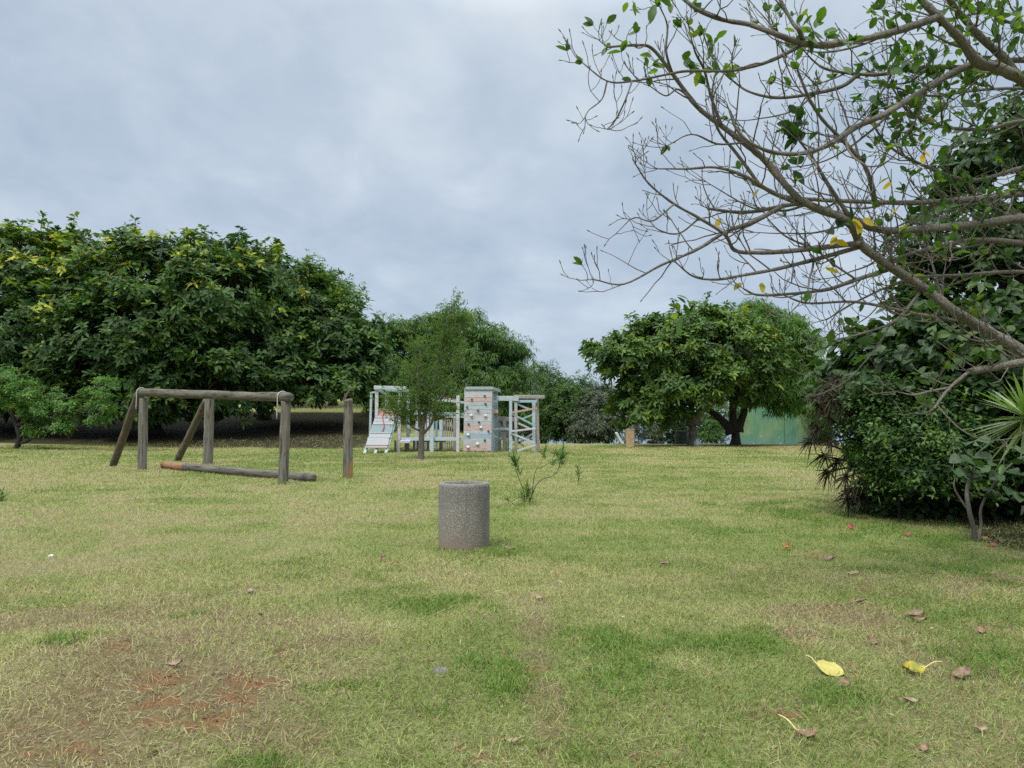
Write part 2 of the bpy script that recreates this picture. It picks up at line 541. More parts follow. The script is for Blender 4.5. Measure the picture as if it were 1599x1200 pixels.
def sample_ring(r0, r1, dens, power):
    """points with density dens*(r0/r)^power per square metre in the wedge ahead"""
    rr = np.linspace(r0, r1, 400)
    pdf = rr * dens * (r0 / rr) ** power
    cdf = np.concatenate([[0], np.cumsum((pdf[1:] + pdf[:-1]) / 2 * np.diff(rr))])
    n = int(cdf[-1] * 2 * TH)
    r = np.interp(rng.rand(n) * cdf[-1], cdf, rr)
    a = (rng.rand(n) * 2 - 1) * TH
    return r * np.sin(a), r * np.cos(a), r


def blades(x, y, r, five):
    d, l, s, t, wn = fields(x, y)
    clump = fbm(x / .09, y / .09, 131, 2)
    keep = rng.rand(len(x)) < np.clip((1 - .86 * s) * (1 - .45 * wn) * (1 - .75 * t) * (.35 + 1.1 * clump) + .15 * l, 0.015, 1)
    x, y, r, d, l, wn = x[keep], y[keep], r[keep], d[keep], l[keep], wn[keep]
    n = len(x)
    z = H(x, y) - .004
    straw = rng.rand(n) < (.06 + .12 * d) * (1 - .8 * l)
    Ln = (.020 + .050 * rng.rand(n) ** 1.6) * (1 + .45 * l) * (1 + .012 * r) * (.7 + .6 * fbm(x / .25, y / .25, 141, 2))
    Ln = np.where(straw, Ln * (1.2 + 1.6 * rng.rand(n) ** 2), Ln)
    Wd = np.maximum(.0026 + .0028 * rng.rand(n), r * .00062) * (1 + .25 * l)
    Wd = np.where(straw, Wd * .6, Wd)
    az = rng.rand(n) * 6.283
    tilt = np.radians(np.where(straw, 72 + 17 * rng.rand(n), 18 + 58 * rng.rand(n)))
    dx, dy, dz = np.cos(az) * np.sin(tilt), np.sin(az) * np.sin(tilt), np.cos(tilt)
    D = np.stack([dx, dy, dz], -1)
    sa = rng.rand(n) * 6.283
    Sv = np.stack([np.cos(sa), np.sin(sa), np.zeros(n)], -1)
    Sv = Sv - D * (Sv * D).sum(1)[:, None]; Sv /= np.linalg.norm(Sv, axis=1)[:, None] + 1e-9
    O = np.stack([x, y, z], -1)
    tint = np.clip(.0 + .72 * d + .20 * rng.normal(size=n) * .8 - .15 * l, 0, .8)
    tint = np.where(straw, .82 + .18 * rng.rand(n), tint)
    # lush attribute coded below zero
    tint = np.where((l > .35) & ~straw & (rng.rand(n) < l), -.02 - .3 * rng.rand(n), tint)
    tint = (tint + .35) / 1.35
    brown = rng.rand(n) < wn * .50 + .09 * (1 - l)
    tint = np.where(brown, 1.05 + .25 * rng.rand(n), tint) / 1.3
    hw = (Sv * Wd[:, None] / 2)
    if five:
        M = O + D * (Ln * .55)[:, None]
        D2 = D.copy(); D2[:, 2] -= .10 + .45 * rng.rand(n); D2 /= np.linalg.norm(D2, axis=1)[:, None]
        T = M + D2 * (Ln * .5)[:, None]
        T[:, 2] = np.maximum(T[:, 2], z + .003)
        V = np.stack([O - hw, O + hw, M + hw * .8, M - hw * .8, T], 1).reshape(-1, 3)
        b = np.arange(n) * 5
        return V, [np.stack([b, b + 1, b + 2, b + 3], -1), np.stack([b + 3, b + 2, b + 4], -1)], np.repeat(tint, 5)
    T = O + D * Ln[:, None]
    V = np.stack([O - hw, O + hw, T], 1).reshape(-1, 3)
    b = np.arange(n) * 3
    return V, [np.stack([b, b + 1, b + 2], -1)], np.repeat(tint, 3)


gm, nt, bs, out = mat_new('grass_blade')
c = ramp(nt, attr(nt, 'tint'), [(0, (.11, .20, .03)), (.15, (.17, .265, .05)), (.21, (.16, .22, .055)), (.385, (.29, .345, .105)), (.55, (.42, .42, .165)), (.67, (.42, .375, .20)), (.77, (.50, .43, .27)), (.79, (.20, .15, .085)), (.9, (.30, .225, .13)), (1, (.40, .30, .18))]).outputs[0]
nt.links.new(c, bs.inputs['Base Color']); bs.inputs['Roughness'].default_value = .6
bs.inputs['Specular IOR Level'].default_value = .25
tr = nt.nodes.new('ShaderNodeBsdfTranslucent'); nt.links.new(c, tr.inputs[0])
mx = nt.nodes.new('ShaderNodeMixShader'); mx.inputs[0].default_value = .25
nt.links.new(bs.outputs[0], mx.inputs[1]); nt.links.new(tr.outputs[0], mx.inputs[2]); nt.links.new(mx.outputs[0], out.inputs[0])

gb = MB()
for (r0, r1, dn, pw, five) in [(1.9, 8.5, 11500, .5, True), (8.5, 42, 3600, 1.5, False)]:
    V, F, T = blades(*sample_ring(r0, r1, dn, pw), five)
    gb.add(V, F, T)
def tufts(cx, cy, n, spread, h, tn):
    x = cx + spread * rng.normal(size=n); y = cy + spread * rng.normal(size=n)
    z = H(x, y) - .006
    L_ = h * (.5 + .8 * rng.rand(n)); az = rng.rand(n) * 6.283; tl = np.radians(10 + 45 * rng.rand(n))
    D = np.stack([np.cos(az) * np.sin(tl), np.sin(az) * np.sin(tl), np.cos(tl)], -1)
    V, F, T = leaves(np.stack([x, y, z], -1), D, np.stack([-np.cos(az), -np.sin(az), np.full(n, .6)], -1), L_, np.maximum(.005, np.hypot(cx, cy) * .0006), .35,
                     np.clip(tn + .12 * rng.normal(size=n), 0, .76), 'kite')
    gb.add(V, F, T)


for (px, py, n, sp_, h) in [(684, 860, 70, .05, .06), (712, 863, 90, .07, .06), (735, 863, 90, .06, .07), (722, 862, 120, .22, .05), (770, 862, 260, .13, .09), (700, 860, 60, .08, .05), (795, 860, 160, .16, .07), (745, 864, 120, .10, .07), (442, 757, 160, .14, .12), (222, 737, 60, .12, .1), (325, 727, 60, .14, .1), (543, 748, 50, .14, .08),
                            (330, 742, 120, .25, .06), (420, 752, 150, .3, .07), (480, 757, 80, .2, .08), (322, 751, 90, .16, .1), (820, 789, 200, .12, .12), (657, 720, 60, .15, .1), (765, 1036, 160, .10, .08), (790, 1062, 160, .10, .08), (575, 1092, 200, .12, .08)]:
    g_ = gp(px, py); tufts(g_[0], g_[1], n, sp_, h, .16)
tx, ty, tr_ = sample_ring(2.6, 14, 2.6, .8)
for cx_, cy_ in zip(tx, ty):
    tufts(cx_, cy_, rng.randint(8, 26), .02 + .04 * rng.rand(), .035 + .05 * rng.rand(), rng.choice([.1, .2, .35, .5]))
grass = gb.build('grass', gm, attr=True)
tag(grass, 'short mown lawn grass, green and straw coloured', 'grass', kind='stuff')

# ------------------------------------------------------------------ foliage materials
F_DARK = foliage_mat('leaf_dark_green', [(0, (.032, .065, .024)), (.45, (.062, .118, .036)), (.7, (.095, .16, .043)), (.80, (.13, .20, .03)), (.86, (.24, .31, .035)), (1, (.38, .36, .05))], spec=.22, trans=.25)
F_MID = foliage_mat('leaf_mid_green', [(0, (.030, .062, .018)), (.5, (.062, .125, .030)), (.8, (.10, .18, .038)), (1, (.17, .23, .045))], spec=.22, trans=.3)
F_BRIGHT = foliage_mat('leaf_bright_green', [(0, (.042, .092, .022)), (.5, (.095, .185, .038)), (.8, (.15, .26, .052)), (1, (.22, .30, .065))], spec=.22, trans=.33)
F_YOUNG = foliage_mat('leaf_young_tree', [(0, (.058, .10, .032)), (.5, (.105, .165, .05)), (1, (.17, .23, .07))], spec=.15, trans=.4)
F_GREY = foliage_mat('leaf_grey_green', [(0, (.04, .055, .035)), (.5, (.075, .095, .06)), (1, (.12, .145, .08))], trans=.2)
F_VINE = foliage_mat('leaf_shade_green', [(0, (.018, .040, .014)), (.5, (.042, .082, .024)), (.8, (.080, .135, .036)), (1, (.14, .18, .035))], rough=.45, spec=.28, trans=.24)
F_PURPLE = foliage_mat('leaf_dark_purple', [(0, (.020, .015, .012)), (.45, (.038, .026, .018)), (.7, (.060, .040, .025)), (.8, (.035, .055, .02)), (1, (.06, .085, .03))], rough=.6, spec=.1, trans=.15)
F_SMALL = foliage_mat('leaf_small_green', [(0, (.014, .036, .012)), (.4, (.036, .078, .020)), (.7, (.075, .145, .030)), (.9, (.13, .21, .05)), (1, (.17, .22, .05))], rough=.45, spec=.25, trans=.28)
F_FRESH = foliage_mat('leaf_fresh_small', [(0, (.05, .11, .03)), (.5, (.10, .20, .055)), (1, (.19, .30, .09))], spec=.22, trans=.35)
F_SILVER = foliage_mat('leaf_silver_green', [(0, (.04, .075, .035)), (.5, (.07, .115, .055)), (1, (.12, .17, .08))], rough=.5, spec=.25, trans=.2)
F_YUCCA = foliage_mat('leaf_spear_green', [(0, (.13, .17, .09)), (.5, (.22, .28, .14)), (.8, (.28, .34, .18)), (1, (.20, .34, .05))], rough=.4, trans=.25)
F_OLE = foliage_mat('leaf_oleander', [(0, (.05, .10, .03)), (.5, (.09, .17, .045)), (.85, (.14, .23, .06)), (1, (.42, .36, .06))], rough=.45, trans=.3)
F_TWIG = foliage_mat('leaf_fresh_green', [(0, (.020, .050, .016)), (.4, (.040, .092, .022)), (.75, (.085, .155, .032)), (.9, (.30, .27, .05)), (1, (.55, .36, .03))], rough=.4, trans=.45, tmul=(1.6, 1.8, .5))
B_DARK = bark_mat('bark_dark', (.018, .014, .012), (.055, .045, .036))
B_GREY = bark_mat('bark_grey', (.07, .06, .05), (.17, .15, .125))
B_TWIG = bark_mat('bark_twig', (.08, .07, .06), (.23, .205, .175), sc=55, stretch=(1, 1, 1), st=.9)


def lobe(px, py, Y, rx, rz, ry=None):
    k = Y / FPX
    c = at(px, py, Y)
    return (c, np.array([rx * k, (ry if ry else .5 * (rx + rz) * k), rz * k]))


def crown_points(lobes, n_clump, n_ros, spread, rng, zmin=None, inner=.72):
    wts = np.array([np.prod(r) ** (2 / 3) for _, r in lobes]); wts /= wts.sum()
    C = []; Nn = []
    for (c, r), w in zip(lobes, wts):
        n = max(4, int(n_clump * w))
        d = unit(n * 2, rng); d = d[d[:, 2] > -.75][:n]
        nz = np.array([fbm(np.array([q[0] * 2.1 + c[0]]), np.array([q[2] * 2.1 + q[1] * 1.7 + c[2]]), 5, 2)[0] for q in d])
        rad = (inner + (1.08 - inner) * rng.rand(len(d)) ** .6) * (.80 + .42 * nz)
        C.append(c + d * r * rad[:, None]); Nn.append(d / r * r.mean())
    C = np.vstack(C); Nn = np.vstack(Nn)
    keep = np.ones(len(C), bool)
    for (c, r) in lobes:
        keep &= np.linalg.norm((C - c) / r, axis=1) > .55
    C, Nn = C[keep], Nn[keep]
    k = rng.randint(0, len(C), n_ros)
    off = rng.normal(size=(n_ros, 3)) * spread * np.array([1, 1, .65])
    P = C[k] + off
    ax = Nn[k]; ax = ax / np.linalg.norm(ax, axis=1)[:, None]
    if zmin is not None:
        ok = P[:, 2] > zmin + .5 * rng.rand(len(P))
        P, ax, k = P[ok], ax[ok], k[ok]
        C = C[C[:, 2] > zmin]
    return P, ax, C, k


def limb(mb, a, b, r0, r1, rng, k=6, sag=.12, n=4):
    a = np.asarray(a); b = np.asarray(b)
    d = np.linalg.norm(b - a)
    pts = [a]
    for t in np.linspace(0, 1, n + 1)[1:-1]:
        pts.append(a + (b - a) * t + rng.normal(size=3) * d * .05 + np.array([0, 0, d * sag * math.sin(t * math.pi)]))
    pts.append(b)
    P = crv(pts, 3)
    mb.tube(P, np.linspace(r0, r1, len(P)), k)
    return P


def make_tree(name, label, cat, base, trunk, lobes, seed, bark, leafm, n_clump, n_ros, spread, nl, L, W, droop,
              tint=(.45, .2), yellow=0.0, yz=None, zmin=None, r0=.3, group=None, kind='kite', spr=(45, 100), twigs=60, inner=.72, axis_up=.7, sprigs=0):
    """trunk: list of points (relative world) up to the fork"""
    rng = np.random.RandomState(seed)
    base = np.asarray(base, float)
    t = thing(name, label, cat, base, group)
    P, ax, C, ck = crown_points(lobes, n_clump, n_ros, spread, rng, zmin, inner)
    wood = MB()
    trunks = trunk if isinstance(trunk[0][0], (list, tuple, np.ndarray)) else [trunk]
    tops = []
    for q in trunks:
        q = [np.asarray(v, float) for v in q]
        TP = crv(q, 5)
        rr = np.linspace(r0, r0 * .62, len(TP)); rr[0] *= 1.5; rr[1] *= 1.18
        TP[0][2] -= .15
        wood.tube(TP, rr, 10, wob=.15, seed=seed)
        tops.append((TP[-1], rr[-1]))
    limbs = []
    for li, (c, r) in enumerate(lobes):
        e = min(tops, key=lambda q: np.linalg.norm(q[0] - c))
        LP = limb(wood, e[0] - np.array([0, 0, .05]), c + np.array([0, 0, -.2 * r[2]]), e[1] * .75, e[1] * .28, rng, 7)
        limbs.append(LP)
    allL = np.vstack(limbs)
    for q in C[rng.permutation(len(C))[:twigs]]:
        d = np.linalg.norm(allL - q, axis=1) + (allL[:, 2] > q[2]) * .8
        a = allL[np.argmin(d)]
        limb(wood, a, q, r0 * .16, r0 * .035, rng, 4, sag=.05, n=3)
    A = ax * .7 + np.array([0, 0, axis_up]) + rng.normal(size=ax.shape) * .3
    tv = np.clip(rng.normal(size=len(P)) * tint[1] + tint[0], 0, .76)
    ct = rng.normal(size=ck.max() + 1) * .10
    tv = np.clip(tv + ct[ck], 0, .76)
    if yellow > 0:
        zz = (P[:, 2] - P[:, 2].min()) / np.ptp(P[:, 2])
        pr = yellow * (S((zz - .3) / .5) if yz is None else yz(P)) * (ax[:, 2] > -.1)
        isy = rng.rand(len(P)) < pr
        tv = np.where(isy, .84 + .16 * rng.rand(len(P)), tv)
    if sprigs:
        top = np.where((ax[:, 2] > .15))[0]
        sel = top[np.argsort(-(P[top] @ np.array([0, 0, 1.0]) + rng.rand(len(top)) * 3.5))[:sprigs * 4]]
        sel = sel[rng.permutation(len(sel))[:sprigs]]
        q0 = P[sel]; dq = ax[sel] * .5 + np.array([0, 0, .8]) + rng.normal(size=(len(sel), 3)) * .2
        q1 = q0 + dq * (.35 + .6 * rng.rand(len(sel)))[:, None] * (L / .46)
        for a_, b_ in zip(q0, q1):
            c_ = allL[np.argmin(np.linalg.norm(allL - a_, axis=1))]
            wood.tube(crv([c_, c_ * .4 + a_ * .6 + rng.normal(size=3) * .05, a_, b_], 3), np.linspace(r0 * .12, r0 * .03, 10), 4)
        P = np.vstack([P, q1, q1 * .6 + q0 * .4]); A = np.vstack([A, dq, dq])
        tv = np.concatenate([tv, tv[sel], tv[sel]])
    wood.build('trunk', bark, t, smooth=True)
    V, F, T = rosettes(P, A, nl, L, W, droop, tv, rng, kind, spr)
    mesh_np('crown', V, F, leafm, t, {'tint': T})
    return t


def onground(px, Y):
    x = (px - CX) / FPX * Y
    return np.array([x, Y, float(H(x, Y))])


def up(b, *pts):
    return [b] + [b + np.array(p, float) for p in pts]


# ---- the big trees on the left bank
GL = 'big dark trees on the left bank'
b = onground(40, 42)
make_tree('broadleaf_tree', 'big dark broadleaf tree with many yellow young leaf tips at the left edge', 'tree', b, up(b, (.2, 0, 1.2), (.1, .1, 2.4)),
          [lobe(15, 455, 42, 110, 80), lobe(115, 442, 43, 95, 66), lobe(60, 530, 41, 125, 80), lobe(-110, 485, 43, 120, 115), lobe(-20, 585, 41, 110, 70), lobe(-130, 600, 42, 110, 80), lobe(60, 615, 40, 100, 55)],
          11, B_DARK, F_DARK, 300, 9000, .50, 9, .38, .155, .22, kind='oblong', yellow=.30, sprigs=45, zmin=b[2] + .55, r0=.38, group=GL)
b = onground(240, 41)
make_tree('broadleaf_tree', 'big dark broadleaf tree behind the timber frame, tallest crown on the left', 'tree', b, up(b, (-.1, 0, 1.2), (.1, .1, 2.3)),
          [lobe(205, 446, 42, 90, 66), lobe(280, 434, 43, 85, 60), lobe(335, 480, 41, 98, 80), lobe(225, 530, 40, 115, 80), lobe(150, 575, 40, 85, 65), lobe(310, 590, 40, 95, 65), lobe(200, 625, 39.5, 95, 48), lobe(270, 630, 40, 60, 42)],
          12, B_DARK, F_DARK, 300, 9000, .50, 9, .38, .155, .22, kind='oblong', yellow=.13, sprigs=45, zmin=b[2] + .5, r0=.42, group=GL)
b = onground(330, 45)
b2 = onground(413, 47)
make_tree('broadleaf_tree', 'wide dark broadleaf tree left of the play structure with a few yellow tips', 'tree', b2, up(b2, (0, 0, 1.2), (.1, -.1, 2.2)),
          [lobe(385, 458, 45, 78, 58), lobe(440, 478, 44, 80, 62), lobe(500, 528, 44, 76, 62), lobe(420, 560, 43, 110, 65), lobe(535, 565, 43, 52, 50), lobe(490, 605, 43, 90, 55), lobe(400, 605, 43, 70, 50)],
          13, B_DARK, F_DARK, 300, 8600, .48, 9, .38, .155, .22, kind='oblong', yellow=.08, sprigs=40, zmin=b2[2] + .9, r0=.36, group=GL)
b = onground(520, 58)
make_tree('broadleaf_tree', 'lighter green tree showing behind the wide dark tree, yellow at its right edge', 'tree', b, up(b, (0, 0, 1.5), (.1, 0, 3)),
          [lobe(490, 455, 56, 50, 42), lobe(528, 490, 55, 40, 48), lobe(545, 540, 56, 38, 45), lobe(470, 540, 57, 60, 70)],
          14, B_DARK, F_MID, 200, 4200, .5, 8, .34, .10, .3, tint=(.6, .2), yellow=.12, zmin=b[2] + 1.2, r0=.3)
GB = 'trees far up the left bank, seen through the gaps under the big crowns'
for (px, sd, lab) in [(60, 25, 'far dark tree up the bank behind the left edge trees'), (215, 26, 'far dark tree up the bank behind the tallest left crown'), (360, 27, 'far dark tree up the bank seen above the crossbeam'), (500, 28, 'far dark tree up the bank behind the lone broken post'), (620, 29, 'far dark tree up the bank behind the ramp tower')]:
    b = onground(px, 76)
    make_tree('bank_tree', lab, 'tree', b, up(b, (0, 0, .8), (.1, 0, 1.8)), [lobe(px - 25, 585, 76, 62, 40), lobe(px + 40, 595, 75, 60, 34), lobe(px, 560, 76, 60, 40), lobe(px + 70, 560, 77, 50, 40)], sd, B_DARK, F_DARK, 110, 2300, .8, 8, .5, .16, .3, tint=(.35, .2), zmin=b[2] + .4, r0=.3, group=GB, twigs=16)
# ---- round feathery tree behind the play structure
b = onground(720, 52)
make_tree('round_tree', 'rounded bright green tree with drooping leaves rising behind the play structure', 'tree', b, up(b, (0, 0, 1), (0, .1, 2)),
          [lobe(700, 545, 52, 80, 55), lobe(640, 570, 51, 55, 68), lobe(760, 575, 51, 62, 62), lobe(790, 625, 50, 42, 50), lobe(690, 620, 50, 90, 55), lobe(620, 630, 51, 45, 45)],
          15, B_DARK, F_MID, 330, 9000, .45, 8, .36, .07, .65, tint=(.55, .2), yellow=.02, zmin=b[2] + .4, r0=.3, spr=(60, 115))
GF = 'trees on the crest beyond the play structure'
for (px, Y, lb, sd, fm, lab, r) in [
    (845, 62, [lobe(840, 612, 62, 45, 40), lobe(868, 650, 61, 40, 38), lobe(815, 650, 61, 40, 45)], 16, F_MID, 'dark green rounded tree just right of the climbing tower, on the crest', .28),
    (905, 60, [lobe(900, 628, 60, 38, 34), lobe(925, 660, 59, 36, 30), lobe(880, 662, 59, 36, 30)], 17, F_MID, 'low dark green tree in the gap between play structure and right hand trees', .25),
    (948, 56, [lobe(938, 640, 56, 20, 34), lobe(926, 668, 55, 26, 24), lobe(946, 664, 56, 14, 20)], 18, F_GREY, 'grey green feathery tree at the right end of the crest trees', .2)]:
    b = onground(px, Y)
    make_tree('crest_tree', lab, 'tree', b, up(b, (0, 0, .8), (.1, 0, 1.6)), lb, sd, B_DARK, fm, 160, 3800 if fm is not F_GREY else 2600, .42, 8, .30, .075, .45,
              tint=(.42, .2), zmin=b[2] + .2, r0=r, group=GF, twigs=30)
# ---- pair of trees on the right of the crest
b = onground(1081, 41.5)
make_tree('umbrella_tree', 'spreading dark green tree with a single pale trunk on the right crest', 'tree', b, [up(b, (0, 0, .9), (.05, 0, 1.45)), [b + np.array([.05, 0, 1.3]), b + np.array([.5, 0, 1.9]), b + np.array([1.3, .1, 2.5])], [b + np.array([.0, 0, 1.3]), b + np.array([-.4, 0, 1.9]), b + np.array([-.9, .1, 2.5])]],
          [lobe(1075, 548, 41.5, 75, 52), lobe(1000, 568, 41, 62, 36), lobe(955, 552, 41.5, 34, 24), lobe(1150, 550, 41, 72, 50), lobe(1060, 600, 41, 82, 42), lobe(1015, 635, 41, 52, 42), lobe(1130, 600, 41, 80, 36), lobe(1095, 506, 42, 42, 24), lobe(1035, 526, 41, 42, 28)],
          19, B_GREY, F_DARK, 260, 6200, .31, 8, .32, .125, .25, kind='oblong', tint=(.68, .2), yellow=.02, sprigs=24, zmin=b[2] + .9, r0=.26)
b = onground(1148, 43.5)
make_tree('forked_tree', 'brighter green tree with a dark forked trunk beside the painted wall', 'tree', b, [up(b, (0, 0, .8), (-.1, 0, 1.1)), [b + np.array([-.1, 0, .9]), b + np.array([-.15, 0, 1.8]), b + np.array([-.1, .1, 3.0])], [b + np.array([.1, 0, .9]), b + np.array([.45, 0, 1.7]), b + np.array([.6, 0, 2.8])], [b + np.array([-.2, 0, .8]), b + np.array([-.9, 0, 1.5]), b + np.array([-1.9, .1, 2.3])]],
          [lobe(1185, 530, 43.5, 62, 52), lobe(1235, 560, 43, 48, 50), lobe(1245, 610, 43, 45, 42), lobe(1170, 505, 44.5, 40, 28), lobe(1195, 600, 42.5, 52, 40), lobe(1272, 600, 43.5, 24, 40)],
          20, B_DARK, F_BRIGHT, 280, 5600, .30, 8, .34, .065, .6, tint=(.45, .2), yellow=.01, zmin=b[2] + 1.5, r0=.26, spr=(60, 115))
GS = 'shrubs on the slope behind the right hand trees'
for (px, Y, lb, sd, fm, n, lab) in [
    (1020, 52, [lobe(1015, 668, 52, 26, 26), lobe(1000, 690, 52, 24, 16)], 21, F_GREY, 700, 'thin twiggy shrub with sky showing through, beyond the tan pillar'),
    (1050, 53, [lobe(1045, 680, 53, 26, 24), lobe(1060, 660, 53, 22, 20)], 22, F_VINE, 1100, 'dark low shrub behind the green litter bin'),
    (1110, 52, [lobe(1105, 675, 52, 30, 24), lobe(1125, 650, 53, 26, 26)], 23, F_MID, 1400, 'green shrub between the pale trunk and the forked trunk'),
    (1290, 50, [lobe(1300, 620, 50, 40, 55), lobe(1330, 660, 50, 50, 40)], 24, F_DARK, 2500, 'dark shrub beyond the right end of the painted wall')]:
    b = onground(px, Y)
    make_tree('shrub', lab, 'shrub', b, up(b, (0, 0, .5), (.05, 0, 1.0)), lb, sd, B_DARK, fm, 60, n, .3, 7, .22, .07, .3, tint=(.45, .2), r0=.1, group=GS, twigs=22)

# ---- slender young tree in front of the play structure
def young_tree():
    rng = np.random.RandomState(31)
    base = gp(657, 718)
    Y = base[1]
    k = Y / FPX
    t = thing('young_tree', 'slender young tree with thin airy foliage in front of the play structure', 'tree', base)
    w = MB()
    P = lambda px, py, dy=0.: at(px, py, Y + dy)
    main = crv([base - [0, 0, .1], P(658, 700), P(659, 672), P(664, 645), P(675, 610, .1), P(686, 560, .1), P(694, 520), P(704, 480)], 5)
    w.tube(main, np.interp(np.linspace(0, 1, len(main)), [0, .05, .3, 1], [.17, .125, .09, .012]), 8, wob=.1)
    l2 = crv([P(659, 676), P(656, 655), P(655, 620, -.1), P(653, 580, -.2), P(660, 530, -.1)], 5)
    w.tube(l2, np.linspace(.075, .012, len(l2)), 6)
    l3 = crv([P(660, 678), P(672, 665), P(682, 640, -.2), P(700, 600, -.3), P(722, 560, -.3)], 5)
    w.tube(l3, np.linspace(.07, .012, len(l3)), 6)
    l4 = crv([P(658, 674), P(645, 668), P(632, 655, .2), P(622, 640, .2)], 5)
    w.tube(l4, np.linspace(.045, .01, len(l4)), 5)
    l5 = crv([P(680, 590), P(700, 560, .3), P(716, 520, .4), P(722, 500, .4)], 5)
    w.tube(l5, np.linspace(.04, .01, len(l5)), 5)
    spine = np.vstack([main[12:], l2[6:], l3[6:], l4[6:], l5[4:]])
    O = []; D = []
    for q in range(250):
        a = spine[rng.randint(len(spine))]
        hz = (a[2] - base[2]) / 5.6
        ln = (.6 + .75 * rng.rand()) * (1.1 - .85 * min(hz, 1.0))
        d = np.array([rng.normal(), rng.normal(), .55 + .4 * rng.rand()]); d /= np.linalg.norm(d)
        e = a + d * ln
        pts = crv([a, a + d * ln * .5 + rng.normal(size=3) * .06, e + [0, 0, .08]], 4)
        w.tube(pts, np.linspace(.012, .003, len(pts)), 4, cap=False)
        for _ in range(5):
            s0 = pts[rng.randint(2, len(pts))]
            dd = d * .6 + rng.normal(size=3) * .55 + [0, 0, .15]; dd /= np.linalg.norm(dd)
            m = rng.randint(10, 18)
            for s_ in np.linspace(.05, .42, m):
                O.append(s0 + dd * s_ + rng.normal(size=3) * .012)
                D.append(dd * .6 + rng.normal(size=3) * .6)
    O = np.array(O); D = np.array(D); n = len(O)
    w.build('trunk', B_GREY, t, smooth=True)
    V, F, T = leaves(O, D, unit(n, rng) + [0, 0, .6],   .10 * (.7 + .6 * rng.rand(n)), .034, .1, np.clip(.5 + .22 * rng.normal(size=n), 0, 1))
    mesh_np('crown', V, F, F_YOUNG, t, {'tint': T})


young_tree()


# ---- small gnarled tree at the left edge
def small_tree():
    rng = np.random.RandomState(33)
    Y = 33.5
    base = onground(26, Y)
    t = thing('small_tree', 'small gnarled tree with fresh green leafy clumps at the left edge', 'tree', base)
    w = MB()
    P = lambda px, py, dy=0.: at(px, py, Y + dy)
    for pts, r in [([base - [0, 0, .1], P(30, 688), P(28, 672), P(20, 650, .2), P(10, 630, .2), P(8, 605)], .13),
                   ([P(29, 692), P(42, 690), P(55, 680, -.3), P(70, 665, -.3), P(88, 650, -.3)], .08),
                   ([P(27, 665), P(45, 655), P(62, 640, .3), P(90, 628, .3), P(130, 615, .2), P(160, 600, .2)], .07),
                   ([P(85, 650, -.3), P(110, 642, -.3), P(140, 645, -.2), P(165, 640)], .04),
                   ([P(12, 632, .2), P(-20, 610, .2), P(-40, 600, .2)], .06)]:
        C = crv(pts, 5); w.tube(C, np.linspace(r, r * .3, len(C)), 7, wob=.15)
    w.build('trunk', B_DARK, t, smooth=True)
    cl = [(12, 590, 30, 18), (40, 610, 28, 20), (5, 625, 30, 22), (60, 645, 30, 20), (85, 668, 30, 22), (60, 672, 24, 16), (100, 640, 20, 14),
          (150, 605, 26, 16), (165, 630, 22, 22), (150, 655, 22, 14), (115, 635, 18, 12), (-30, 590, 30, 30), (30, 640, 20, 14), (90, 615, 10, 8), (170, 598, 12, 10)]
    lb = [lobe(x, y, Y + .4 * rng.normal(), rx * .78, rz * .78) for (x, y, rx, rz) in cl]
    Pp, ax, C, ck = crown_points(lb, 130, 1500, .13, rng, inner=.35)
    V, F, T = rosettes(Pp, ax * .6 + [0, 0, .7], 9, .16, .06, .3, np.clip(.55 + .2 * rng.normal(size=len(Pp)), 0, .95), rng)
    mesh_np('crown', V, F, F_FRESH, t, {'tint': T})


small_tree()

# ------------------------------------------------------------------ timber goal frame, loose posts and fallen beam
W_POST = wood_mat('timber_post', (.065, .058, .048), (.25, .23, .20), (.14, .125, .085), (1, 1, .06))
W_BEAM = wood_mat('timber_beam', (.045, .042, .034), (.19, .172, .14), (.075, .08, .045), (.09, .09, 1), sc=20)
W_ORNG = wood_mat('timber_orange', (.15, .075, .035), (.42, .24, .13), (.25, .15, .09), (1, 1, .06))
W_BROWN = wood_mat('timber_brown', (.055, .046, .033), (.18, .152, .115), (.085, .08, .05), (1, 1, .05))
M_WIRE = plain('galvanised_strap', (.38, .38, .37), .55)
M_BOLT = plain('rusty_bolt', (.05, .035, .03), .7)


def pole(a, b, r, seed, k=18, taper=.94):
    mb = MB()
    a = np.asarray(a, float); b = np.asarray(b, float)
    rs = np.random.RandomState(seed)
    n = 12
    ts = np.concatenate([[0, .004], np.linspace(.02, .98, n), [.992, 1]])
    P = a + (b - a) * ts[:, None] + rs.normal(size=(len(ts), 3)) * .004
    rr = r * np.interp(ts, [0, 1], [1, taper]) * (1 + .02 * rs.normal(size=len(ts)))
    rr[0] *= .86; rr[-1] *= .86
    mb.tube(P, rr, k, wob=.05, seed=seed)
    return mb


def post_at(px, pyb, Y=None):
    g = gp(px, pyb)
    return g


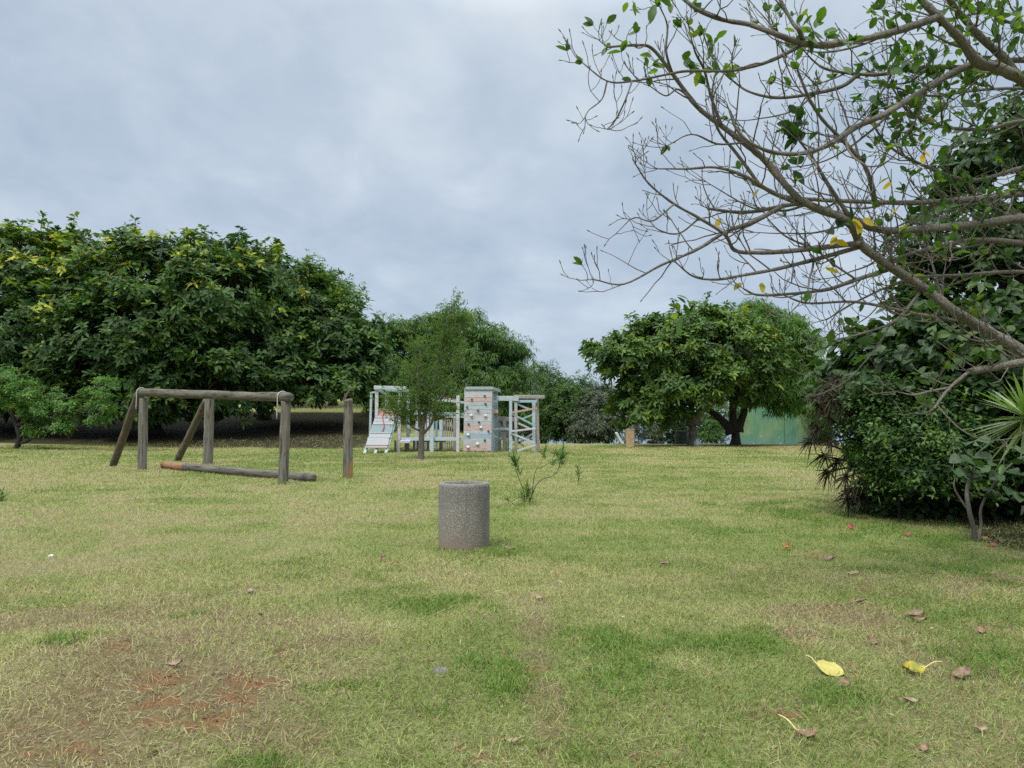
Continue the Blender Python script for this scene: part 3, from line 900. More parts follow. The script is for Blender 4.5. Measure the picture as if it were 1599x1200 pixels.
p1 = gp(222, 734); p2 = gp(442, 755); p3 = gp(325, 725); p4 = gp(543, 746)
q1 = gp(178, 728); q3 = gp(276, 720)
t1 = at(223, 622, p1[1]); t2 = at(446, 627, p2[1])
t3 = at(326, 619, p3[1]); t4 = at(543, 625, p4[1])
fr = thing('timber_frame', 'weathered grey goal shaped timber frame with a thick crossbeam on two posts and a brace', 'timber frame', p1)
pole(p1 - [0, 0, .2], [p1[0], p1[1], t1[2]], .128, 1).build('post', W_POST, fr, smooth=True)
pole(p2 - [0, 0, .2], [p2[0] + .04, p2[1], t2[2]], .118, 2).build('post', W_POST, fr, smooth=True)
ba = at(219, 613, p1[1] + .05); bb = at(452, 621, p2[1] - .1)
dv = (bb - ba) / np.linalg.norm(bb - ba)
pole(ba - dv * .05, bb + dv * .06, .112, 3, taper=.98).build('beam', W_BEAM, fr, smooth=True)
pole(q1 - [.1, 0, .2], at(216, 616, p1[1] + .2), .115, 4).build('brace', W_BROWN, fr, smooth=True)
for (p, pe) in ((p1, ba), (p2, bb)):
    s = MB()
    off = -.12 if p is p2 else -.07
    c = ba + dv * np.dot(np.array([p[0] + off, p[1], pe[2]]) - ba, dv)
    sd = np.cross(dv, [0, 0, 1]); sd /= np.linalg.norm(sd)
    if sd[1] > 0: sd = -sd
    pts = [c + sd * .135 * math.cos(a) + np.array([0, 0, .135 * math.sin(a)]) for a in np.linspace(R(150), R(0), 9)]
    last = pts[-1]
    pts += [last - [0, 0, .15], last + sd * .01 - [0, 0, .4], last + sd * .01 - [0, 0, .5]]
    s.tube(np.array(pts), .014, 6)
    s.build('strap', M_WIRE, fr, smooth=True)

bp = thing('braced_post', 'square cut grey post held by a leaning brace behind the crossbeam', 'post', p3)
pole(p3 - [0, 0, .2], [p3[0], p3[1], t3[2]], .155, 5).build('post', W_POST, bp, smooth=True)
pole(q3 - [.08, 0, .2], at(322, 626, p3[1] + .2), .12, 6).build('brace', W_BROWN, bp, smooth=True)
bt = MB()
bt.tube([[p3[0], p3[1], t3[2] - .01], [p3[0] - .02, p3[1], t3[2] + .28]], .03, 6)

lp = thing('broken_post', 'lone grey post right of the frame with splintered wood on top and an orange foot', 'post', p4)
pole(p4 - [0, 0, .2], [p4[0], p4[1], t4[2]], .118, 7).build('post', W_POST, lp, smooth=True)
sp = MB()
sp.tube(crv([at(538, 626, p4[1] - .02), at(541, 618, p4[1]), at(545, 612, p4[1]), at(550, 606, p4[1])], 4), [.03] * 4 + [.028] * 4 + [.02] * 4 + [.012], 6, wob=.4)
sp.tube([at(537, 627, p4[1] - .02), at(539, 614, p4[1] - .02)], [.03, .008], 6, wob=.4)
sp.build('splinter', W_BROWN, lp)
bl = MB()
for dx in (-.07, .075):
    c = np.array([p4[0] + dx, p4[1] - .112 + abs(dx) * .25, t4[2] - .13])
    bl = MB(); bl.tube([c, c - [0, .03, 0]], .018, 8); bl.build('bolt', M_BOLT, lp)
sc_ = MB()  # scraped orange wood low on the post, proud by 3 mm
th = np.linspace(R(-85), R(-5), 9)
zz = [0.0, .12, .25, .4, .52]
Vs = []
for zi, z in enumerate(zz):
    for ai, a in enumerate(th):
        lim = .52 * (1 - .75 * (1 - ai / 8)) + .05
        Vs.append([p4[0] + .125 * math.cos(a), p4[1] + .125 * math.sin(a), p4[2] + min(z, lim)])
Fq = [[zi * 9 + ai, zi * 9 + ai + 1, (zi + 1) * 9 + ai + 1, (zi + 1) * 9 + ai] for zi in range(4) for ai in range(8)]
sc_.add(Vs, [np.array(Fq)])
sc_.build('stripped_patch', W_ORNG, lp)

l0 = gp(256, 732); l1 = gp(490, 753)
lg = thing('fallen_beam', 'fallen weathered timber beam lying on the grass, stripped orange at its left end', 'beam', l0)
dl = (l1 - l0) / np.linalg.norm(l1 - l0)
up_ = np.array([0, 0, .09])
mid = l0 + (l1 - l0) * .17
W_LOG = wood_mat('timber_log', (.05, .047, .04), (.19, .175, .155), (.10, .10, .07), (.07, .07, 1), sc=20)
pole(mid + up_, l1 + up_, .105, 8).build('log', W_LOG, lg, smooth=True)
W_ORNH = wood_mat('timber_orange_log', (.15, .075, .035), (.40, .22, .12), (.22, .14, .09), (.08, .08, 1))
pole(l0 + up_, mid + up_, .105, 9, taper=1.0).build('stripped_end', W_ORNH, lg, smooth=True)

# ------------------------------------------------------------------ concrete bin
m, nt, bs, out = mat_new('exposed_aggregate')
vo = nt.nodes.new('ShaderNodeTexVoronoi'); vo.inputs['Scale'].default_value = 95
nt.links.new(nt.nodes.new('ShaderNodeTexCoord').outputs['Object'], vo.inputs['Vector'])
sep = nt.nodes.new('ShaderNodeSeparateColor'); nt.links.new(vo.outputs['Color'], sep.inputs[0])
st = ramp(nt, sep.outputs[0], [(0, (.18, .165, .138)), (.35, (.27, .248, .212)), (.7, (.34, .312, .268)), (1, (.42, .385, .33))]).outputs[0]
c = mixc(nt, ramp(nt, vo.outputs['Distance'], [(.35, (0, 0, 0)), (.6, (1, 1, 1))]).outputs[0], st, (.15, .14, .122))
sx = nt.nodes.new('ShaderNodeSeparateXYZ'); nt.links.new(nt.nodes.new('ShaderNodeTexCoord').outputs['Object'], sx.inputs[0])
g = noise(nt, 3.0, 4, .6, space='obj')
zz_ = math_(nt, 'ADD', sx.outputs[2], math_(nt, 'MULTIPLY', math_(nt, 'SUBTRACT', g, .5), .35))
c = mixc(nt, ramp(nt, zz_, [(.0, (.8, .8, .8)), (.14, (.25, .25, .25)), (.3, (0, 0, 0))]).outputs[0], c, (.22, .165, .12))
c = mixc(nt, ramp(nt, zz_, [(.42, (0, 0, 0)), (.6, (.38, .38, .38)), (.75, (.2, .2, .2))]).outputs[0], c, (.075, .078, .08))
stn = noise(nt, 6, 4, .6, stretch=(1, 1, .15), space='obj')
c = mixc(nt, ramp(nt, stn, [(.55, (0, 0, 0)), (.75, (.5, .5, .5))]).outputs[0], c, (.06, .06, .058))
nt.links.new(c, bs.inputs['Base Color']); bs.inputs['Roughness'].default_value = .9
bump(nt, bs, vo.outputs['Distance'], .5, .006)
g0 = gp(722, 860)
kb = g0[1] / FPX
ro = 41.0 * kb; hb = at(722, 757, g0[1])[2] - g0[2]
cen = np.array([g0[0], g0[1] + ro, float(H(g0[0], g0[1] + ro))])
cen[2] = min(cen[2], g0[2])
prof = [(ro * .99, -.1), (ro * .995, .1), (ro, hb * .5), (ro * 1.0, hb - .04), (ro * .985, hb - .012), (ro * .955, hb), (ro - .050, hb + .002), (ro - .064, hb - .012), (ro - .07, hb - .05), (ro - .07, .12), (0.0, .12)]
k = 64
Vb = []; a = np.arange(k) * 2 * math.pi / k
for (r_, z_) in prof:
    Vb.append(np.stack([r_ * np.cos(a), r_ * np.sin(a), np.full(k, z_)], -1))
Vb = np.vstack(Vb) + cen
ii, jj = np.meshgrid(np.arange(len(prof) - 1), np.arange(k), indexing='ij')
Qb = np.stack([ii * k + jj, ii * k + (jj + 1) % k, (ii + 1) * k + (jj + 1) % k, (ii + 1) * k + jj], -1).reshape(-1, 4)
bin_ = mesh_np('concrete_bin', Vb, [Qb], m, None, smooth=True, origin=cen)
tag(bin_, 'round grey exposed aggregate concrete litter bin standing in the middle of the lawn', 'litter bin')

# ------------------------------------------------------------------ play structure
P_BLUE = paint_mat('paint_pale_blue', (.42, .50, .55), .50)
P_WHITE = paint_mat('paint_greyed_white', (.50, .50, .53), .50)
P_TEAL = paint_mat('paint_teal', (.26, .38, .40), .53)
P_RED = paint_mat('paint_faded_red', (.50, .29, .26), .53)
P_PINK = paint_mat('paint_faded_pink', (.54, .385, .37), .52)
P_LILAC = paint_mat('paint_greyed_lilac', (.45, .45, .48), .50)
P_DBLUE = paint_mat('paint_dull_blue', (.29, .41, .49), .53)
P_TAN = paint_mat('paint_bare_tan', (.42, .30, .22), .5)
W_OLD = paint_mat('old_bare_wood', (.27, .245, .22), .3)
ROPE = plain('red_rope', (.30, .07, .06), .8)
HOLD_W = plain('hold_white', (.62, .62, .62), .5); HOLD_D = plain('hold_dark', (.07, .07, .08), .5)
YF, YB = 34.0, 35.5
kz = YF / FPX


def pf(u, v, Y=YF):
    """pixel of the enlarged view -> point on a depth plane"""
    return at(560 + u / 4.443, 460 + v / 4.443, Y)


def foot(u, Y):
    p = pf(u, 1090, Y); p[2] = float(H(p[0], p[1])) - .12
    return p


ps = thing('play_structure', 'faded pastel painted wooden climbing structure with ramp, walkway and climbing wall', 'play structure', foot(500, YF))


def part(name, mat, bars, parent=ps):
    mb = MB()
    for b_ in bars:
        mb.bar(*b_)
    return mb.build(name, mat, parent)


def postbar(u, v, mat, w=.13, Y=YF, u2=None):
    top = pf(u, v, Y); f = foot(u if u2 is None else u2, Y)
    if u2 is None: f[0] = top[0]
    return part('post', mat, [(f, top, w, w)])


def rail(u0, v0, u1, v1, mat, w=.14, t=.05, Y0=YF, Y1=None, name='rail'):
    return part(name, mat, [(pf(u0, v0, Y0), pf(u1, v1, Y0 if Y1 is None else Y1), w, t)])


# left tower
for (u, v, m_, Y, u2) in [(88, 690, P_BLUE, YB, 76), (127, 655, P_WHITE, YF + .05, 122), (197, 655, P_WHITE, YB + .2, None), (287, 660, P_WHITE, YF, 277), (345, 700, P_BLUE, YB, None)]:
    postbar(u, v, m_, .14 if u != 88 else .10, Y, u2)
rail(108, 647, 330, 652, P_BLUE, .17, .16, YF - .02, name='beam')
rail(190, 664, 350, 668, P_TEAL, .12, .08, YB + .05, name='beam')
part('beam', P_BLUE, [(pf(115, 654, YF + .1), pf(188, 690, YB + .1), .10, .10)])
part('beam', P_BLUE, [(pf(84, 684, YB - .02), pf(130, 676, YF + .3), .07, .07)])
# ramp: inclined bed of planks on three stringers
top_l, top_r = pf(137, 790, YF + .25), pf(277, 790, YF + .25)
bot_l, bot_r = pf(44, 1066, YF - .9), pf(196, 1066, YF - .9)
P_RW = paint_mat('ramp_greyed_white_dimmed', (.36, .37, .39), .50); P_RT = paint_mat('ramp_greyed_teal_dimmed', (.20, .28, .31), .52); P_RR = paint_mat('ramp_faded_red_dimmed', (.36, .20, .18), .54); P_RP = paint_mat('ramp_faded_pink_dimmed', (.38, .30, .30), .50); P_CAP = paint_mat('cap_grey_blue', (.33, .39, .43), .50)  # darker copies of the paints: sky light on the tilted bed offset in colour
rows = [(0, .19, P_RR, 'plank'), (.19, .25, P_RP, 'plank'), (.25, .34, P_RW, 'plank'), (.34, .42, P_RW, 'plank'), (.42, .63, P_RT, 'plank'), (.63, .75, P_RW, 'plank'), (.75, .93, P_RW, 'plank'), (.93, 1.0, P_RP, 'plank')]
stl = MB()
for s_ in (.02, .5, .98):
    a_ = top_l * (1 - s_) + top_r * s_; b_ = bot_l * (1 - s_) + bot_r * s_
    e = a_ + (b_ - a_) * 1.10
    stl.bar(a_ - [0, -.05, .09], e - [0, -.05, .09], .12, .05)
ramp_o = stl.build('ramp', P_BLUE, ps)
nrm = np.cross(top_r - top_l, bot_l - top_l); nrm /= np.linalg.norm(nrm)
if nrm[2] < 0: nrm = -nrm
for (a_, b_, m_, nm) in rows:
    mb = MB()
    cL = top_l + (bot_l - top_l) * ((a_ + b_) / 2); cR = top_r + (bot_r - top_r) * ((a_ + b_) / 2)
    wlen = np.linalg.norm(bot_l - top_l) * (b_ - a_) - .012
    mb.bar(cL, cR, wlen, .035, side=nrm)
    o = mb.build('plank', m_, ramp_o)
for f_ in (.25, .42, .64, .93):
    mb = MB()
    mb.bar(top_l + (bot_l - top_l) * f_ + nrm * .03, top_r + (bot_r - top_r) * f_ + nrm * .03, .04, .03, side=nrm)
    mb.build('foothold_batten', P_RW, ramp_o)
rp = MB()
pts = []
for t_ in np.linspace(0, 1, 14):
    f_ = .04 + .56 * t_; s_ = .44 - .10 * math.sin(t_ * 5.5) + .06 * t_
    pts.append(top_l * (1 - s_) + top_r * s_ + ((bot_l + (bot_r - bot_l) * s_) - (top_l + (top_r - top_l) * s_)) * f_ + nrm * .06)
rp.tube(crv(pts, 3), .018, 6)
rp.build('rope', ROPE, ramp_o, smooth=True)
# platform at the ramp top and boards under it
part('platform', P_TEAL, [(pf(140, 815, YF + .9), pf(300, 815, YF + .9), .05, 1.3)])
# lower walkway
part('platform', P_BLUE, [(pf(285, 1002, YF + .55), pf(728, 1002, YF + .55), .06, 1.0)])
rail(285, 1003, 728, 1004, P_BLUE, .15, .05, YF + .02)
part('step', P_WHITE, [(pf(292, 1022, YF - .15), pf(362, 1022, YF - .15), .12, .45)])
part('step', W_OLD, [(pf(440, 1018, YF + .3), pf(600, 1018, YF + .3), .10, .3)])
for (u, v, m_, w_, Y) in [(510, 840, P_BLUE, .17, YF), (572, 870, P_BLUE, .15, YB - .3), (482, 720, P_WHITE, .10, YB - .4), (690, 702, P_WHITE, .15, YF - .02), (540, 880, P_TEAL, .09, YB),
                          (460, 830, P_LILAC, .10, YB), (405, 700, P_WHITE, .12, YB), (667, 850, W_OLD, .14, YB + .2)]:
    postbar(u, v, m_, w_, Y)
for u in (255, 335, 385, 410, 425):
    part('post', W_OLD, [(foot(u, YF + .5), pf(u, 1012, YF + .5), .20 if u == 335 else .09, .1)])
rail(450, 722, 745, 752, P_WHITE, .10, .06, YF + .3)
rail(520, 705, 700, 740, W_OLD, .09, .09, YB)
rail(540, 828, 732, 832, P_TEAL, .14, .05, YF + .08)
rail(600, 850, 732, 852, P_WHITE, .06, .05, YF + .03)
rail(380, 828, 520, 830, P_TEAL, .12, .05, YB)
part('post', P_WHITE, [(pf(694, 735, YF - .03), pf(694, 700, YF - .03), .07, .07)])
for u in np.linspace(585, 660, 6):
    part('baluster', W_OLD, [(foot(u, YB + .3), pf(u, 868, YB + .3), .05, .04)])
# climbing wall tower
plank_rows = [(665, 715, P_WHITE), (715, 745, P_PINK), (745, 770, P_LILAC), (770, 800, P_BLUE), (800, 830, P_LILAC), (830, 884, P_WHITE), (884, 911, P_LILAC), (911, 945, P_PINK), (945, 966, P_WHITE), (966, 1001, P_DBLUE), (1001, 1046, P_LILAC), (1046, 1086, P_PINK)]
cw = MB()
for (u, Y) in ((742, YF + .1), (915, YF + .1)):
    f = foot(u - 8, Y - .12); cw.bar(f, pf(u, 664, Y), .10, .10)
wall_o = cw.build('climbing_wall', P_BLUE, ps)
for r_i, (v0, v1, m_) in enumerate(plank_rows):
    vm = (v0 + v1) / 2; lean = (vm - 665) / 420
    y_ = YF - .02 - .16 * lean
    mb = MB()
    mb.bar(pf(739 - 13 * lean, vm, y_), pf(926 - 6 * lean, vm, y_), (v1 - v0) / 4.443 * kz - .012, .035)
    mb.build('plank', m_, wall_o)
holds = [(875, 705, 0), (785, 730, 0), (880, 760, 0), (752, 783, 0), (828, 805, 0), (783, 842, 1), (880, 843, 1), (835, 887, 0), (763, 900, 0), (848, 925, 1), (900, 950, 0), (760, 975, 1), (875, 1012, 0), (825, 1040, 1), (760, 1062, 1)]
for hi, (u, v, wt) in enumerate(holds):
    lean = (v - 665) / 420
    c = pf(u, v, YF - .05 - .16 * lean)
    mb = MB()
    rr_ = .07 if wt else .046
    zs = np.linspace(0, 1, 5)
    mb.tube(np.array([c + [0, -.085 * z_, .025 * z_] for z_ in zs]), rr_ * np.array([1, 1.0, .9, .65, .25]), 9, wob=.35, seed=hi)
    mb.build('climbing_hold', HOLD_W if wt else HOLD_D, wall_o, smooth=True)
# wedges below the wall
for u in (745, 790, 835, 885):
    part('foot_block', W_OLD, [(pf(u, 1098, YF - .12), pf(u, 1088, YF - .12), .14, .12)])
rb_ = MB()
RV = []
for v_ in (660, 640):
    RV += [pf(733, v_, YF - .1), pf(931, v_, YF - .1), pf(985, v_ + 20, YB + .15), pf(800, v_ + 20, YB + .15)]
rb_.add(RV, [np.array([[3, 2, 1, 0], [4, 5, 6, 7], [0, 1, 5, 4], [1, 2, 6, 5], [2, 3, 7, 6], [3, 0, 4, 7]])])
rb_.build('roof', P_CAP, ps)
for (u, v, m_, w_, Y) in [(955, 690, P_DBLUE, .16, YB), (925, 670, P_BLUE, .12, YF + .2), (940, 690, P_BLUE, .10, YB - .5)]:
    postbar(u, v, m_, w_, Y)
part('platform', P_RED, [(pf(925, 815, YF + .8), pf(968, 815, YF + .8), .16, 1.2)])
part('rung', P_WHITE, [(pf(922, 935, YF + .4), pf(962, 935, YF + .4), .06, .06)])
part('rung', P_WHITE, [(pf(922, 988, YF + .4), pf(962, 988, YF + .4), .06, .06)])
rail(928, 745, 962, 745, P_WHITE, .10, .05, YF + .35)
# bridge and lattice tower on the right
rail(955, 722, 1110, 724, P_BLUE, .22, .12, YF + .6, name='beam')
rail(1075, 711, 1290, 712, W_OLD, .17, .16, YB, name='beam')
rail(1060, 742, 1235, 742, P_DBLUE, .12, .06, YF + .65, name='beam')
rail(960, 934, 1062, 934, P_BLUE, .11, .06, YF + .9)
rail(965, 862, 1110, 868, W_OLD, .20, .08, YB + .2)
rail(960, 1000, 1065, 1010, P_LILAC, .12, .05, YB)
for (u, v, m_, w_, Y, u2) in [(1055, 732, P_BLUE, .14, YF + .6, None), (1091, 738, P_LILAC, .14, YB + .1, None), (1216, 750, P_BLUE, .15, YF + .9, None), (1238, 718, W_OLD, .14, YB + .3, 1246), (1010, 868, W_OLD, .15, YF + 1.0, None), (975, 868, W_OLD, .12, YB + .3, None), (1040, 880, W_OLD, .10, YB + .3, None), (985, 868, W_OLD, .06, YB + .3, None), (1025, 868, W_OLD, .06, YB + .3, None)]:
    postbar(u, v, m_, w_, Y, u2)
for (u0, v0, u1, v1, m_, Y) in [(1065, 820, 1238, 790, P_TAN, YF + .45), (1065, 830, 1228, 914, P_TEAL, YF + .5), (1058, 950, 1228, 930, P_WHITE, YF + .45), (1058, 963, 1224, 1032, P_WHITE, YF + .5), (1100, 1088, 1224, 1046, P_WHITE, YF + .45),
                                (1100, 762, 1190, 800, P_BLUE, YB + .15), (1105, 893, 1185, 930, P_WHITE, YB + .15), (1105, 1035, 1210, 965, W_OLD, YB + .15), (1130, 866, 1222, 830, P_TEAL, YB + .15), (1100, 1015, 1150, 1055, W_OLD, YB + .15)]:
    rail(u0, v0, u1, v1, m_, .085, .06, Y, name='lattice_bar')

# ------------------------------------------------------------------ small things on the crest
M_PILLAR = plain('tan_plaster', (.36, .25, .15), .85, .3, 9)
pb = gp(985, 699)
pl = MB(); wpx = 12.5 * pb[1] / FPX
hp = at(985, 672, pb[1])[2] - pb[2]
pl.box(pb + [0, .2, hp / 2 - .05], wpx, .4, hp + .1)
pl.box(pb + [0, .2, hp + .025], wpx + .03, .43, .05)
o = pl.build('pillar', M_PILLAR, origin=pb)
tag(o, 'short tan square pillar standing on the crest against the sky', 'pillar')
M_GBIN = plain('green_bin', (.028, .05, .036), .55, .3, 6)
bb_ = onground(1063, 44.5)
gb2 = thing('litter_bin', 'dark green round litter drum left of the pale trunk on the crest', 'litter bin', bb_)
mb = MB(); rg = 10 * 44.5 / FPX
mb.tube(np.array([bb_ + [0, 0, z_] for z_ in (-.05, .02, .25, .27, .5, .52, .72)]), rg * np.array([.96, 1, 1, 1.03, 1.03, 1, 1]), 20)
mb.build('drum', M_GBIN, gb2)
mb = MB(); mb.tube(np.array([bb_ + [0, 0, z_] for z_ in (.72, .75)]), rg * 1.06, 20); mb.build('rim', M_GBIN, gb2)
wb = gp(1088, 697)
mb = MB(); rs = np.random.RandomState(3)
mb.tube(np.array([wb + [.0, 0, z_] for z_ in (-.02, .06, .16, .26, .33, .4)]), np.array([.16, .20, .20, .15, .06, .08]), 12, wob=.25)
o = mb.build('plastic_bag', plain('white_plastic', (.6, .6, .6), .4), smooth=True, origin=wb)
tag(o, 'small white knotted bag on the grass right of the pale trunk', 'bag')
# white slanted sign slab beyond the pillar
sb = onground(968, 47)
mb = MB(); mb.bar(at(962, 676, 47), at(973, 696, 47), .12, .5); mb.bar(at(973, 690, 47), at(973, 702, 47), .08, .08)
o = mb.build('slide_chute', plain('white_paint', (.6, .62, .65), .5), origin=sb)
tag(o, 'pale slanting slab on a short leg just left of the tan pillar', 'slab')

# painted wall
m, nt, bs, out = mat_new('mural_paint')
geo = nt.nodes.new('ShaderNodeNewGeometry').outputs['Position']
a1 = noise(nt, .55, 4, .6, stretch=(1, 1, .8), dist=.6); a2 = noise(nt, 1.6, 5, .7, stretch=(1.2, 1, .6))
c = ramp(nt, a1, [(.3, (.045, .17, .10)), (.42, (.075, .22, .13)), (.52, (.17, .27, .12)), (.6, (.24, .29, .14)), (.68, (.09, .23, .14)), (.8, (.05, .20, .17))]).outputs[0]
sz = nt.nodes.new('ShaderNodeSeparateXYZ'); nt.links.new(geo, sz.inputs[0])
low = ramp(nt, math_(nt, 'ADD', sz.outputs[2], math_(nt, 'MULTIPLY', a2, .8)), [(.3, (1, 1, 1)), (.9, (0, 0, 0))]).outputs[0]
c = mixc(nt, math_(nt, 'MULTIPLY', low, .75), c, ramp(nt, a2, [(.35, (.06, .20, .20)), (.5, (.10, .26, .27)), (.62, (.06, .19, .11))]).outputs[0])
vo = nt.nodes.new('ShaderNodeTexVoronoi'); vo.inputs['Scale'].default_value = 2.6; nt.links.new(geo, vo.inputs['Vector'])
fl = math_(nt, 'MULTIPLY', ramp(nt, vo.outputs['Distance'], [(.10, (1, 1, 1)), (.14, (0, 0, 0))]).outputs[0], ramp(nt, sz.outputs[2], [(.2, (1, 1, 1)), (.95, (1, 1, 1)), (1, (0, 0, 0))]).outputs[0])
c = mixc(nt, fl, c, (.62, .68, .62))
c = mixc(nt, .35, c, ramp(nt, noise(nt, 6, 4, .7, stretch=(2.5, 1, .2)), [(.3, (.10, .22, .14)), (.7, (.24, .36, .25))]).outputs[0])
nt.links.new(c, bs.inputs['Base Color']); bs.inputs['Roughness'].default_value = .75
YW = 52
wa = at(1150, 705, YW); wc = at(1300, 705, YW)
wz0, wz1 = -.8, at(1200, 628, YW)[2]
mb = MB()
for s0, s1 in ((0, .5), (.5, 1)):
    a_ = wa + (wc - wa) * s0; b_ = wa + (wc - wa) * (s1 - .004)
    mb.bar([a_[0], YW, (wz0 + wz1) / 2], [b_[0], YW, (wz0 + wz1) / 2], wz1 - wz0, .2)
pw = thing('painted_wall', 'garden wall painted with a loose green, yellow and teal mural behind the forked tree', 'wall', [wa[0], YW, wz0])
mb.build('wall_panel', m, pw)
mb = MB(); mb.bar([wa[0] - .03, YW, wz1 + .04], [wc[0] + .03, YW, wz1 + .04], .075, .3); mb.build('coping', plain('coping_concrete', (.25, .27, .24), .85), pw)

# ------------------------------------------------------------------ oleander by the bin and a seedling
M_STEM = bark_mat('stem_brown', (.07, .055, .035), (.17, .135, .09), 50, (1, 1, .4), .3)


def oleander(name, label, base, stems, heads, seed, L):
    rng = np.random.RandomState(seed)
    t = thing(name, label, 'plant', base)
    w = MB()
    for pts, r in stems:
        C = crv(pts, 5); w.tube(C, np.linspace(r, r * .45, len(C)), 6)
    w.build('stem', M_STEM, t, smooth=True)
    VV = MB()
    for (c, ax, n, sc, tn) in heads:
        c = np.asarray(c); ax = np.asarray(ax, float); ax /= np.linalg.norm(ax)
        off = rng.rand(n)[:, None] * ax * .26 * sc
        A = np.repeat(ax[None], n, 0) + rng.normal(size=(n, 3)) * .25
        V, F, T = rosettes(c + off - ax * .2 * sc, A, 3, L * sc, .021 * sc, .12, np.clip(tn + .15 * rng.normal(size=n), 0, 1), rng, 'blade', (18, 62), .008)
        VV.add(V, F, T)
    VV.build('foliage', F_OLE, t, attr=True)


ob = gp(820, 788)
Yo = ob[1]
q = lambda px, py, d=0.: at(px, py, Yo + d)
oleander('oleander', 'young oleander bush with bare forking stems and tufted tips behind the concrete bin', ob,
         [([ob - [0, 0, .05], q(818, 768), q(812, 752), q(806, 735), q(803, 712)], .011),
          ([ob + [.05, 0, -.03], q(832, 770), q(838, 757), q(848, 748), q(862, 744), q(872, 732), q(878, 712)], .012),
          ([q(831, 772), q(834, 745), q(838, 733), q(845, 722), q(850, 708)], .009),
          ([q(842, 732), q(855, 725), q(866, 719)], .007),
          ([q(822, 775), q(808, 778), q(796, 786)], .008), ([q(822, 780), q(826, 765), q(822, 752)], .008)],
         [(q(803, 712), (-.15, 0, 1), 16, 1.0, .5), (q(808, 730), (-.3, 0, .9), 7, .8, .5), (q(878, 708), (.2, 0, 1), 16, .9, .55), (q(870, 712, .1), (-.3, .2, .9), 8, .8, .5), (q(850, 706), (.05, 0, 1), 8, .85, .45),
          (q(866, 715, -.1), (.2, -.1, 1), 6, .7, .5), (q(822, 752), (.0, 0, 1), 9, .75, .85), (q(824, 768), (.1, 0, 1), 12, .7, .5), (q(816, 775), (-.3, -.1, 1), 10, .7, .6), (q(792, 778), (-.5, 0, .6), 5, .6, .5), (q(828, 772), (.3, .1, 1), 8, .7, .4), (q(880, 720), (.5, 0, .8), 6, .8, .5)], 41, .22)
sb_ = gp(903, 757); Ys = sb_[1]
q2 = lambda px, py: at(px, py, Ys)
oleander('seedling', 'small thin seedling on the lawn right of the oleander', sb_,
         [([sb_ - [0, 0, .03], q2(904, 745), q2(903, 730)], .008)],
         [(q2(903, 732), (0, 0, 1), 7, .8, .3), (q2(905, 745), (.4, 0, .8), 4, .7, .3), (q2(901, 742), (-.4, 0, .8), 3, .7, .9)], 42, .20)
eb = gp(2, 784)
oleander('seedling', 'small grassy seedling cut by the left edge of the photo', eb, [([eb, eb + [0, 0, .2]], .006)], [(eb + [0, 0, .15], (0, 0, 1), 9, .9, .4), (eb + [-.06, 0, .1], (-.2, 0, 1), 6, .8, .4)], 43, .22)

# ------------------------------------------------------------------ thicket on the right
GT = 'plants of the thicket on the right'


def bush(name, label, base, lobes, seed, leafm, n_clump, n_ros, spread, nl, L, W, droop, kind, bark=B_DARK, tint=(.45, .2), yellow=.0, r0=.07, twigs=60, spr=(45, 100), inner=.5, zmin=None, axis_up=.6, cat='shrub', trunk=None):
    return make_tree(name, label, cat, base, trunk or up(np.asarray(base), (0, 0, .3), (.03, .02, .7)), lobes, seed, bark, leafm, n_clump, n_ros, spread, nl, L, W, droop,
                     tint=tint, yellow=yellow, r0=r0, kind=kind, spr=spr, twigs=twigs, inner=inner, zmin=zmin, axis_up=axis_up)


b = np.array([8.6, 13.2, 0.0])
bush('leafy_tree', 'tall dark leafy tree behind the bare branches at the right edge', b,
     [lobe(1530, 470, 13, 100, 95), lobe(1600, 350, 13, 110, 110), lobe(1580, 240, 13, 75, 75), lobe(1440, 500, 13, 70, 60), lobe(1500, 360, 13, 70, 70), lobe(1680, 480, 13, 110, 140), lobe(1640, 180, 13, 80, 90)],
     51, F_VINE, 150, 2100, .20, 6, .17, .11, .35, 'ovate', yellow=.02, r0=.16, twigs=150, inner=.3, cat='tree', axis_up=.5, trunk=up(b, (0, 0, 1.2), (.1, 0, 2.4)))
bush('broadleaf_shrub', 'large dark shrub with broad rounded leaves forming the upper thicket', np.array([7.0, 12.6, 0.0]),
     [lobe(1400, 590, 12.4, 80, 60), lobe(1480, 560, 12, 90, 65), lobe(1340, 610, 13, 50, 50), lobe(1560, 600, 11.5, 90, 80), lobe(1460, 640, 12, 80, 50), lobe(1640, 620, 11.5, 90, 100), lobe(1370, 545, 12.8, 40, 35)],
     52, F_VINE, 320, 3200, .22, 5, .17, .15, .4, 'round', yellow=.025, r0=.09, twigs=90, inner=.45)
bush('small_leaved_shrub', 'dense small leaved green shrub at the front of the thicket', np.array([6.15, 11.6, 0.0]),
     [lobe(1400, 690, 11.4, 55, 55), lobe(1440, 720, 11.2, 60, 60), lobe(1385, 640, 11.6, 48, 45), lobe(1352, 668, 12.4, 30, 45), lobe(1420, 770, 11.2, 50, 45), lobe(1470, 680, 11.2, 60, 60), lobe(1500, 740, 11, 50, 60), lobe(1395, 745, 11.6, 35, 32)],
     53, F_SMALL, 380, 6000, .12, 7, .085, .04, .2, 'kite', tint=(.55, .32), yellow=.012, r0=.05, twigs=140, inner=.5, zmin=.35)
